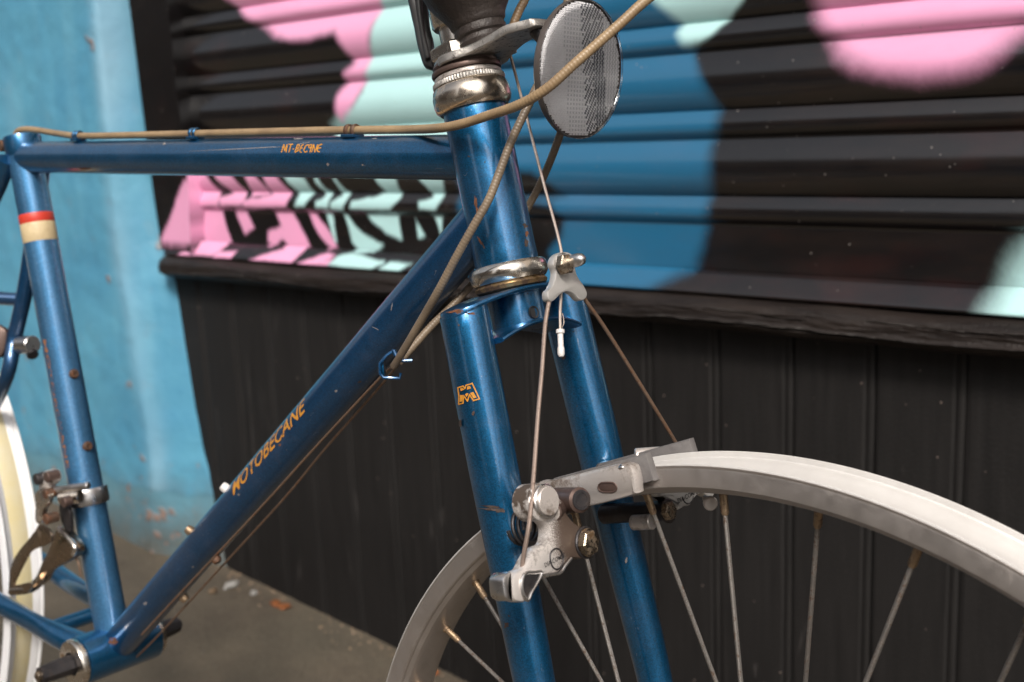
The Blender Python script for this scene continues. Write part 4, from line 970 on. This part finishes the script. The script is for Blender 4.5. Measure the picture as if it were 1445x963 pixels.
old = bs_.inputs['Metallic'].links[0].from_socket; mm = nn_.new('ShaderNodeMath'); mm.operation = 'SUBTRACT'; mm.use_clamp = True; nt_.links.new(old, mm.inputs[0]); nt_.links.new(rp_.outputs[0], mm.inputs[1]); nt_.links.new(mm.outputs[0], bs_.inputs['Metallic'])
near_arm['label'] = 'grimy brake arm on the near fork blade'
# forked tip: second cheek in front, slot between
arm('arm_cheek', zb([(60, 720), (75, 670), (110, 640), (165, 632), (250, 640), (290, 648), (370, 640), (385, 680), (345, 750), (310, 830), (275, 892), (215, 902), (150, 898), (95, 885), (65, 820)]), 4, 'alloy', near_arm, -9, 1.4) if False else None
tipc = onpl(*zb([(150, 770)])[0], FA, FW)
arm('arm_cheek', zb([(62, 730), (75, 680), (105, 650), (135, 650), (128, 700), (120, 760), (125, 830), (145, 890), (110, 888), (75, 850)]), 10, 'alloy', near_arm, 3, 1.2)
# raised lip and recessed pocket of the tip, round maker's mark
def lip(pts, w, name='raised_rim', off=2.7, mat='alloy', parent=near_arm, closed=True, h=1.3):
    sp = cr_spline([A_(*p) for p in pts], 5, closed); q = pln([tuple(p) for p in sp], off)
    if closed: q = q + [q[0], q[1]]
    return one(name, tube(q, w, 8), mat, parent)
lip(zb([(225, 700), (260, 655), (330, 650), (385, 650), (350, 735), (300, 820), (270, 885), (235, 850), (218, 780)]), .9)
arm('pocket', zb([(235, 710), (268, 665), (330, 652), (372, 650), (340, 730), (290, 810), (265, 865), (240, 830), (228, 770)]), .6, 'dark_steel', near_arm, 2.35, .2)
lip(zb([(460, 500), (490, 455), (530, 450), (560, 490), (568, 560), (540, 615), (500, 620), (470, 580)]), .42, 'maker_ring', 2.2, 'dark_steel')
lip(zb([(640, 530), (590, 592), (548, 652), (470, 668), (412, 684)]), .8, closed=False)
def flat_text(body, size, px, py, dirpx, off, mat, parent, n=FW, bold=.03):
    v, f = text_mesh(body, size, bold=bold); O = onpl(px, py, FA + FW * off, FW); O2 = onpl(px + dirpx[0], py + dirpx[1], FA + FW * off, FW)
    ex = nrm(O2 - O); ey = np.cross(n, ex)
    if np.dot(ey, CU) < 0: ey = -ey
    return bmesh_obj('lettering', [O + ex * x + ey * y for x, y in v], f, mat, parent, smooth=False)
flat_text('DIA-COMPE', 3.0, *zb([(500, 548)])[0], (100, -52), 2.25, 'dark_steel', near_arm)
# pivot bolt, washer, post to the blade
def stud(px, py, a0, a1, r, mat, name, parent=brake, n=28, hexa=False):
    P = onpl(px, py, FA + FW * a1, FW); return one(name, (hexnut if hexa else cyl)(P - FW * (a1 - a0), P, r * (2 if hexa else 1)), mat, parent)
wz = zb([(765, 395), (790, 400), (815, 395)])
stud(*zb([(778, 395)])[0], -46, 2.0, 6.5, 'dark_steel', 'pivot_post')
stud(*zb([(775, 395)])[0], 1.6, 3.4, 8.2, 'dark_steel', 'washer')
stud(*zb([(790, 397)])[0], 3.0, 4.4, 7.2, 'bolt_head', 'washer')
stud(*zb([(818, 397)])[0], 4.2, 9.0, 5.5, 'bolt_head', 'pivot_bolt', hexa=True)
# top hub rings and pad post clamp
hubp = zb([(360, 60), (400, 60), (430, 50)])
stud(*zb([(395, 50)])[0], -9, 3.4, 9.2, 'alloy_grimy', 'clamp_ring'); stud(*zb([(435, 46)])[0], 3.0, 5.4, 8.6, 'alloy', 'clamp_ring'); stud(*zb([(455, 44)])[0], 5.2, 6.4, 7.2, 'alloy_dirty', 'clamp_ring')
# eye bolt (post) lying across, and round nut
pa = at(*z6([(585, 340)])[0], 572); pb = at(*z6([(706, 340)])[0], 550)
eye = one('eye_bolt', cyl(pa, pb, 6.4, bev=1.2), 'brown_bolt', brake)
one('bolt_socket', lathe(pb, nrm(pb - pa), [(0, .1), (2.4, .15), (3.4, .2), (3.6, .55), (5.0, .5), (5.3, -.4)], 28), 'dark_steel', eye)
pc = at(*z6([(625, 362)])[0], 566); pd = at(*z6([(572, 397)])[0], 545)
rn2 = one('cap_nut', cyl(pc, pd, 5.0, bev=1.2), 'brown_bolt', brake)
one('nut_face', lathe(pd, nrm(pd - pc), [(0, .25), (3.6, .3), (4.3, -.2)], 24), 'alloy_dirty', rn2)
# spring coil behind
sc_c = onpl(*zb([(340, 250)])[0], FA - FW * 14, FW)
coil = [sc_c + (LAT * math.cos(t) + AX * math.sin(t)) * 9 - FW * t * .6 for t in np.linspace(0, 6 * math.pi, 90)]
one('return_spring', tube(coil, 1.1, 8), 'dark_steel', brake)
# pad holders either side of the rim
def rimpt(th, r, off): return AXLE + (u1 * math.cos(th) + v1 * math.sin(th)) * r + l2 * off
hb0 = Q['rw'] / 2
for s in (1, -1):
    offp = s * (hb0 + 13.0)
    # outline traced on the plane of the near holder face, mirrored over for the far one
    tr = z6([(505, 268), (560, 256), (700, 222), (860, 182), (905, 180), (935, 200), (952, 296), (930, 322), (730, 372), (560, 400), (520, 380)])
    F0 = [onpl(x, y, rimpt(0, Q['R'], hb0 + 12.0), l2) for x, y in cr_spline([A_(*p) for p in tr], 4, True)]
    inner = -l2
    if s < 0:
        F0 = [p - l2 * (2 * hb0 + 24.0) + (u1 * 0 - v1 * 0) for p in F0]; inner = l2
    h_ = one('pad_holder', extr(F0, inner, 8.0, 1.8), 'alloy_dirty' if s > 0 else 'alloy', brake)
    c0 = sum(F0) / len(F0)
    ends = sorted(F0, key=lambda p: np.dot(p, nrm(rimpt(.2, 300, 0) - rimpt(-.2, 300, 0))))
    fdir = nrm(ends[-1] - ends[0]); fdir = nrm(rimpt(-.02, Q['R'], 0) - rimpt(-.24, Q['R'], 0)); udir = nrm(np.cross(l2, fdir)); udir = udir if np.dot(udir, AX) > 0 else -udir
    Lh = max(np.dot(p - c0, fdir) for p in F0)
    cc_ = c0 + inner * 10.0 + udir * 1.5
    one('brake_pad', obox(cc_ + fdir * 4, fdir * (Lh + 1.5), udir * 7.2, inner * 2.6, 1.0), 'pad_rubber', h_)
    if s > 0:
        pts = z6([(785, 275), (800, 262), (850, 262), (866, 280), (862, 298), (840, 305), (800, 302), (786, 292)])
        q = [onpl(x, y, rimpt(0, Q['R'], hb0 + 12.3), l2) for x, y in cr_spline([A_(*p) for p in pts], 4, True)]
        one('slot_rim', tube(q + [q[0], q[1]], .45, 8), 'brown_bolt', h_)
        q = [onpl(x, y, rimpt(0, Q['R'], hb0 + 12.1), l2) for x, y in cr_spline([A_(*p) for p in pts], 4, True)]
        one('slot_floor', extr(q, l2, .25, .05), 'brown_bolt', h_)
        kn = onpl(*z6([(895, 190)])[0], rimpt(0, Q['R'], hb0 + 10), l2); one('rivet', sphere(kn, 2.6, squash=1.6, ax=AX), 'alloy', h_)
    else:
        pz = [at(*p, 612) for p in zc([(340, 145), (440, 130)])]
        one('pad_post', cyl(pz[0] - CU * 4 - CR * 8, pz[1] - CU * 4, 4.5), 'alloy_dirty', brake)
# far arm below the rim
far_arm = arm('brake_arm', zc([(400, 505), (470, 470), (600, 440), (760, 430), (880, 470), (895, 520), (880, 552), (840, 545), (795, 520), (755, 530), (720, 570), (690, 620), (645, 630), (615, 650), (590, 655), (570, 600), (540, 560), (480, 545), (420, 548)]), 7, 'alloy_matte', brake, 1, 1.4)
far_arm['label'] = 'cleaner brake arm on the far fork blade'
flat_text('DIA-COMPE', 3.9, *zc([(665, 545)])[0], (100, -52), 1.35, 'dark_steel', far_arm, bold=.02)
lip(zc([(622, 560), (640, 595), (675, 608), (705, 580), (712, 545)]), .35, 'maker_ring', 1.3, 'dark_steel', far_arm, False)
stud(*zc([(490, 665)])[0], -46, 0, 5.6, 'dark_steel', 'pivot_post'); stud(*zc([(510, 670)])[0], 0, 2.0, 6.8, 'dark_steel', 'washer'); stud(*zc([(533, 668)])[0], 2.0, 6.5, 4.6, 'bolt_head', 'pivot_bolt', hexa=True)
stud(*zc([(370, 760)])[0], -20, -6, 4.4, 'alloy_dirty', 'post_bushing')
pe = at(*zc([(810, 560)])[0], 575); pf = at(*zc([(880, 625)])[0], 560)
one('adjuster', lathe(pe, pf - pe, [(0, 0), (1.5, .2), (1.8, 3), (2.2, 6), (3.6, 9), (3.8, 11), (3.0, 12), (0, 12)], 20), 'alloy_dirty', far_arm)

# yoke and straddle cable
z5 = z8(560, 200, 3.008)
yk = arm('cable_yoke', z5([(664, 520), (672, 488), (695, 470), (728, 470), (752, 488), (757, 530), (768, 572), (795, 612), (809, 645), (800, 668), (778, 672), (755, 648), (728, 636), (700, 644), (680, 664), (660, 678), (644, 668), (642, 636), (658, 618), (672, 585), (676, 550)]), 4.5, 'alloy_matte', brake, 3, .7)
yk['label'] = 'pale alloy straddle cable yoke'
stud(*z5([(716, 515)])[0], 2, 4.6, 5.6, 'alloy', 'washer', yk); stud(*z5([(728, 518)])[0], 4.4, 9, 4.8, 'bolt_head', 'yoke_nut', yk, hexa=True)
ya = onpl(*z5([(742, 510)])[0], FA + FW * 8, FW); 
one('acorn_nut', lathe(ya, nrm(FW + LAT * .05), [(3.0, -2), (3.3, 0), (3.5, 3), (3.4, 5.5), (2.8, 7.6), (1.6, 8.8), (0, 9.2)], 28), 'alloy', yk)
one('rusty_hole', cyl(onpl(732, 410, FA + FW * 3.2, FW) , onpl(732, 410, FA + FW * 3.3, FW), 1, bev=.02), 'rusty_bolt', yk) if False else None
def wire(name, pts, r, mat, parent=None, n=6, sides=10, smooth=True):
    return one(name, tube(cr_spline(pts, n) if smooth else pts, r, sides), mat, parent)
e1 = onpl(*zb([(222, 605)])[0], FA - FW * 1, FW)
wire('straddle_cable', [onpl(778, 418, FA + FW * 1, FW), onpl(774, 430, FA + FW * 1, FW), onpl(769, 462, FA, FW), onpl(765, 520, FA, FW), onpl(759, 588, FA, FW), onpl(752.5, 678, FA + FW * 2, FW), onpl(746.5, 740, FA + FW * 4, FW), e1, e1 - AX * 8], 1.15, 'cable_brown', brake)
wire('straddle_cable', [onpl(822, 416, FA + FW * 0, FW), onpl(829, 428, FA, FW), onpl(849, 456, FA - FW * 1, FW), onpl(887, 516, FA - FW * 3, FW), onpl(955, 627, FA - FW * 6, FW), onpl(990, 690, FA - FW * 6, FW)], 1.05, 'cable_rusty', brake)

# ---------------------------------------------------------------- cables
def depth_of(P): return (P - CC) @ CF
def housing(name, pts, r, mat, parent=None, ribs=True, label=None):
    """ribbed outer: pts 3-D"""
    sp = cr_spline(pts, 16); d = np.cumsum([0] + [np.linalg.norm(sp[i + 1] - sp[i]) for i in range(len(sp) - 1)])
    L = d[-1]; step_ = .55 if ribs else 2.0; n = int(L / step_); S = np.linspace(0, L, n); arr = np.array(sp)
    P = [A_(*[np.interp(s, d, arr[:, k2]) for k2 in range(3)]) for s in S]
    for _ in range(12): P = [P[0]] + [(P[i - 1] + P[i] * 2 + P[i + 1]) / 4 for i in range(1, n - 1)] + [P[-1]]
    rr = [r + (.11 * math.sin(s * 2 * math.pi / 1.9) if ribs else 0) + .05 * noise.noise(Vector((s * .1, 0, 0))) for s in S]
    o = one(name, tube(P, rr, 14), mat, parent, ang=60)
    if label: o['label'] = label
    return o
topn = lambda x: None
def over_tt(x, y):   # housing centre lying on the top tube
    P = onpl(x, y, TJ + A_(0, -3, 0), A_(0, 1, 0)); return P
c1 = [at(985, -52, 545), at(915, -2, 545), at(877, 32, 545), at(834, 70, 546), at(809, 92, 547), at(772, 125, 551), at(734, 147.5, 562), at(690, 163, 580), at(650, 175.5, 596), at(620, 181, 612), over_tt(585, 183), over_tt(540, 183.5), over_tt(497, 184), over_tt(440, 185), over_tt(380, 186.5), over_tt(275, 189), over_tt(190, 191), over_tt(112, 192), at(80, 188.5, 925), at(50, 183.5, 945), at(32, 183, 955), at(24, 187, 962), at(20, 198, 966)]
housing('brake_housing', c1, 2.55, 'housing_pale', label='long pale housing along the top tube')
c2 = [at(800, -60, 620), at(801, 0, 612), at(790, 50, 606), at(772, 95, 600), at(758, 122, 594), at(744, 152, 590), at(722, 198, 590), at(706, 240, 590), at(690, 281, 590), at(669, 318, 592), at(646, 359, 598), at(620, 408, 608), at(593, 455, 625), at(570, 494, 640), at(556, 517, 652)]
housing('shift_housing', c2, 2.3, 'housing_grey')
c3 = [at(812, -60, 640), at(805, 0, 632), at(803, 60, 628), at(800, 120, 628), at(793, 178, 632), at(784, 208, 640), at(770, 243, 655), at(752, 280, 668), at(725, 325, 672), at(690, 372, 668), at(660, 408, 664), at(636, 434, 662), at(611, 458, 662), at(585, 487, 660), at(563, 512, 660)]
housing('shift_housing', c3, 2.3, 'housing_grey')
ferr = hp_at(719, 72, 119)
fz = depth_of(ferr)
c4 = [at(760, -60, fz + 2), at(742, -4, fz), at(733, 14, fz), at(724, 36, fz), at(719.5, 54, fz), at(719, 60, fz)]
housing('brake_housing', c4, 2.5, 'housing_tan', label='short housing down to the cable hanger')
one('ferrule', lathe(at(719, 50, fz), at(719, 72, fz) - at(719, 50, fz), [(2.6, 0), (3.3, .3), (3.3, 2.6), (3.6, 3), (4.0, 3.4), (4.2, 9.6), (3.6, 10), (0, 10)], 24), 'alloy_dirty')
yq = onpl(793, 360, FA + FW * 2.5, FW)
wire('brake_cable', [ferr - AX * 2, ferr + (yq - ferr) * .33, ferr + (yq - ferr) * .66, yq, onpl(791.5, 418, FA - FW * 1, FW), onpl(790.5, 440, FA - FW * 1, FW), onpl(790.8, 472, FA - FW * 1, FW)], .85, 'cable_steel')
ca, cb = onpl(790.4, 465, FA - FW * 1, FW), onpl(791.8, 501, FA - FW * 1, FW)
one('cable_crimp', lathe(ca, cb - ca, [(0, 0), (2.2, .1), (2.3, 2), (1.5, 2.6), (1.5, 9), (1.8, 10), (1.9, 13.2), (1.2, 14.4), (0, 14.5)], 18), 'white_cap')
wire('cable_strand', [ca + LAT * -1, ca + LAT * -4 + AX * 3, ca + LAT * -4.5 + AX * 8], .3, 'cable_steel')
# bare gear wires under the down tube
dn = lambda x, y: onpl(x, y, A_(0, -15, 0), A_(0, 1, 0))
wire('gear_wire', [at(556, 517, 652), dn(536, 534), dn(450, 626), dn(383, 700), dn(314, 774), dn(250, 842), dn(200, 896)], .8, 'cable_rusty')
dn2 = lambda x, y: onpl(x, y, A_(0, 8, 0), A_(0, 1, 0))
wire('gear_wire', [at(563, 512, 660), dn2(541, 540), dn2(460, 632), dn2(404, 700), dn2(319, 793), dn2(226, 894), dn2(190, 930)], .8, 'cable_rusty')
# clips
def clip_tt(x, w):
    P = over_tt(x, 184.5 + (497 - x) * .018); ax = nrm(TJ - SCL); V = []
    rg = []
    for t in np.linspace(-.25 * math.pi, 1.25 * math.pi, 18): rg.append(P + (A_(0, -1, 0) * math.cos(t) + A_(0, 0, 1) * math.sin(t)) * 3.4)
    o = one('cable_clip', obox(P - A_(0, 0, 3.2), ax * w * 1.25, A_(0, 4.6, 0), A_(0, 0, 1.0), .4), 'blue_paint', top_tube)
    for k2 in (-1, 1):
        one('clip_band', tube([r_ + ax * k2 * w * .62 for r_ in rg], w * .38, 8, r2=.7, hint=A_(0, 0, 1)), 'rusty_bolt' if x > 400 else 'blue_paint', o)
for x, w in ((497, 4.6), (275, 3.6), (110, 3.4)): clip_tt(x, w)
dc = at(553, 514, 648)
ex, ey = nrm(DJ - BB), None
zd = z8(300, 420, 3.21)
lp = [at(x, y, 646) for x, y in zd([(760, 292), (820, 238), (834, 268), (860, 285), (905, 285)])]
ck = one('cable_stop', tube(cr_spline(lp[1:], 6), 1.3, 10), 'blue_paint_dark', down_tube)
one('stop_band', tube([at(x, y, 648) for x, y in zd([(822, 240), (790, 262), (757, 300), (758, 345), (775, 364), (848, 366), (852, 342)])], 1.1, 10), 'blue_paint_dark', down_tube)
one('stop_plate', extr([at(x, y, 650) for x, y in zd([(757, 296), (775, 288), (778, 355), (762, 350)])], CF, 10, .5), 'blue_paint', down_tube)

# ---------------------------------------------------------------- front derailleur on the seat tube
zf = z8(0, 650, 4.817)
pA, _, _ = on_tube(122, 703, BB, SCL, 14.1); tm = np.dot(pA - BB, SU)
der = bpy.data.objects.new('front_derailleur', None); COL.objects.link(der); der.parent = bike; der.empty_display_size = .02
one('clamp_band', lathe(BB, SU, [(14.3, tm - 7), (16.6, tm - 6.8), (17.2, tm - 5.5), (17.2, tm + 5.5), (16.6, tm + 6.8), (14.3, tm + 7)], 48), 'alloy', der)
DPn = A_(0, 1, 0); DP0 = BB + A_(0, -34, 0)
def dpt(L, off=0): return [onpl(x, y, DP0 - DPn * off, DPn) for x, y in zf(L)]
def dpl(name, L, th, mat, off=0, bev=1.0, n=3): return one(name, extr([A_(*p) for p in cr_spline(dpt(L, off), n, True)], DPn, th, bev), mat, der)
q0 = dpt([(450, 280)])[0]
one('clamp_bolt', cyl(q0 + DPn * 4, q0 - DPn * 3, 4.6), 'brown_bolt', der); one('clamp_lug', cyl(dpt([(380, 262)])[0] + DPn * 4, dpt([(440, 268)])[0] + DPn * 14, 6.0), 'chrome_rusty', der)
dpl('link_plate', [(240, 230), (262, 195), (300, 190), (330, 240), (318, 300), (290, 340), (282, 420), (255, 432), (236, 400), (238, 310)], 5, 'chrome', 4)
dpl('link_plate', [(400, 300), (440, 300), (470, 360), (475, 440), (470, 490), (440, 470), (410, 400)], 4, 'dark_steel', -10)
dpl('link_arm', [(262, 190), (275, 120), (300, 75), (345, 70), (368, 110), (362, 150), (330, 180), (345, 230), (320, 250)], 7, 'alloy_dirty', 0)
for L, r_, m_ in (((335, 110), 5.6, 'brown_bolt'), ((262, 125), 6.0, 'dark_steel'), ((325, 225), 5.2, 'rusty_bolt'), ((330, 395), 5.6, 'rusty_bolt')):
    q = dpt([L], 2)[0]; one('pivot_pin', cyl(q + DPn * 8, q - DPn * 3, r_ * .82), m_, der)
one('link_strut', cyl(dpt([(340, 210)])[0] + DPn * 4, dpt([(480, 200)])[0] + DPn * 16, 3), 'alloy', der)
# cage: curved outer plate with a window, inner plate behind
dpl('cage_plate', [(262, 440), (300, 450), (345, 500), (345, 550), (300, 580), (245, 600), (200, 630), (160, 700), (115, 790), (95, 850), (190, 830), (215, 850), (180, 890), (90, 908), (60, 890), (60, 800), (80, 700), (130, 610), (190, 540), (235, 480)], 2.2, 'cage_bronze', 6, .5)
cp_ = dpt([(390, 455), (455, 520), (515, 600), (495, 660), (400, 715), (320, 760), (280, 830), (230, 870), (180, 880), (200, 830), (240, 790), (280, 700), (320, 620), (350, 540)], -8)
one('cage_plate', extr(cr_spline(cp_, 3, True), DPn, 9, 1.6), 'cage_bronze', der)
one('cage_bridge', tube(cr_spline([dpt([(80, 890)], 6)[0], dpt([(180, 880)], 3)[0], dpt([(250, 850)], -6)[0], dpt([(300, 790)], -8)[0]], 6), 3.6, 14), 'cage_bronze', der)
one('cage_edge', tube(cr_spline(dpt([(395, 460), (440, 500), (485, 550), (512, 600), (500, 640)], -7), 6), 2.2, 12), 'chrome', der)
one('gear_cable_end', tube(cr_spline(dpt([(500, 640), (535, 700), (550, 790)], -12), 6), .9, 8), 'cable_rusty', der)
# rear brake glimpsed behind the seat stay
rb = bpy.data.objects.new('rear_brake', None); COL.objects.link(rb); rb.parent = bike; rb.empty_display_size = .02
z2 = z8(0, 400, 3.439)
one('brake_nut', cyl(at(*z2([(100, 300)])[0], 985), at(*z2([(160, 298)])[0], 975), 8), 'alloy', rb)
one('brake_bolt', cyl(at(*z2([(150, 325)])[0], 980), at(*z2([(160, 350)])[0], 975), 5), 'dark_steel', rb)
one('brake_arm', extr(cr_spline([at(*p, 985) for p in z2([(-40, 200), (10, 215), (30, 240), (25, 300), (10, 345), (-20, 360), (-60, 300)])], 3, True), CF, 10, 2), 'brown_bolt', rb)

# ---------------------------------------------------------------- litter along the foot of the wall
def litter(name, px, py, sx, sy, h, mat, label, cat, grp=None, seed=0):
    # find where the sight line meets the ground
    d = RW @ ray(px, py); o = W(CC); t = .2
    for _ in range(400):
        p = o + d * t
        if p[2] < gz(p[0], p[1]): break
        t += .006
    p = o + d * t; rs = random.Random(seed); n = 11; vv = []; ff = []
    for k2, (hh, sc_) in enumerate(((0, .9), (h * .6, 1), (h, .6))):
        for j in range(n):
            th = 2 * math.pi * j / n; r_ = (1 + .35 * rs.uniform(-1, 1)) * sc_; vv.append((math.cos(th) * sx * r_, math.sin(th) * sy * r_, hh * (1 + .5 * rs.uniform(-1, 1))))
    for k2 in range(2):
        for j in range(n): ff.append([k2 * n + j, k2 * n + (j + 1) % n, (k2 + 1) * n + (j + 1) % n, (k2 + 1) * n + j])
    ff.append([2 * n + j for j in range(n)])
    me = bpy.data.meshes.new(name); me.from_pydata(vv, [], ff); ob = link(name, me, mat, None, False)
    ob.location = (p[0], min(p[1], WY - .006 - sy), gz(p[0], p[1]) + .001); ob.rotation_euler = (0, 0, rs.uniform(0, 3)); tag(ob, label, cat, grp)
litter('paper_scrap', 326, 830, .013, .007, .006, 'paper_white', 'crumpled white paper scrap at the foot of the blue wall corner', 'litter', None, 1)
litter('pebble', 358, 841, .006, .005, .005, 'paper_white', 'small pale pebble on the pavement right of the paper scrap', 'pebble', None, 2)
litter('dead_leaf', 389, 856, .011, .007, .004, 'leaf_orange', 'orange dead leaf by the black boards, left one of the touching pair', 'leaf', None, 3)
litter('dead_leaf', 401, 860, .010, .008, .005, 'leaf_orange', 'orange dead leaf by the black boards, right one of the touching pair', 'leaf', None, 4)
litter('dead_leaf', 612, 953, .009, .006, .005, 'leaf_orange', 'orange dead leaf seen through the front wheel rim', 'leaf', None, 5)
litter('pebble', 300, 838, .006, .006, .005, 'brass', 'brownish pebble on the pavement left of the paper scrap', 'pebble', None, 6)

# grit and crumbs swept against the foot of the wall
def grit(name, n, fn, smin, smax, mat, label, cat):
    rs = random.Random(11); V = []; F = []
    for _ in range(n):
        x, y = fn(rs); z = gz(x, y); r = rs.uniform(smin, smax); n0 = len(V); a0 = rs.uniform(0, 6.28)
        for k2 in range(4): V.append((x + r * math.cos(a0 + k2 * 1.57) * rs.uniform(.6, 1.2), y + r * math.sin(a0 + k2 * 1.57) * rs.uniform(.6, 1.2), z - .0003))
        V.append((x, y, z + r * rs.uniform(.3, .9))); F += [[n0 + k2, n0 + (k2 + 1) % 4, n0 + 4] for k2 in range(4)]
    ox, oy = V[0][0], V[0][1]; oz = V[0][2]; me = bpy.data.meshes.new(name); me.from_pydata([(a - ox, b - oy, c_ - oz) for a, b, c_ in V], [], F)
    o = link(name, me, mat, None, False); o.location = (ox, oy, oz); o['kind'] = 'stuff'; tag(o, label, cat)
simple('grit_brown', (.16, .10, .055), (.30, .22, .15), .85, 8, .3)
simple('grit_dark', (.030, .026, .022), (.10, .085, .07), .85, 8, .3)
uB = wuv(319, 800)[0]
grit('grit', 900, lambda r: (r.uniform(uB - .05, uR), WY - .002 - abs(r.gauss(0, .018))), .0010, .0042, 'grit_brown', 'brown grit gathered along the foot of the black boards', 'grit')
grit('crumbs', 1500, lambda r: (r.uniform(-1.7, .3), r.uniform(-.1, WY)), .0006, .0026, 'grit_dark', 'dark and brown crumbs scattered over the open pavement', 'grit')
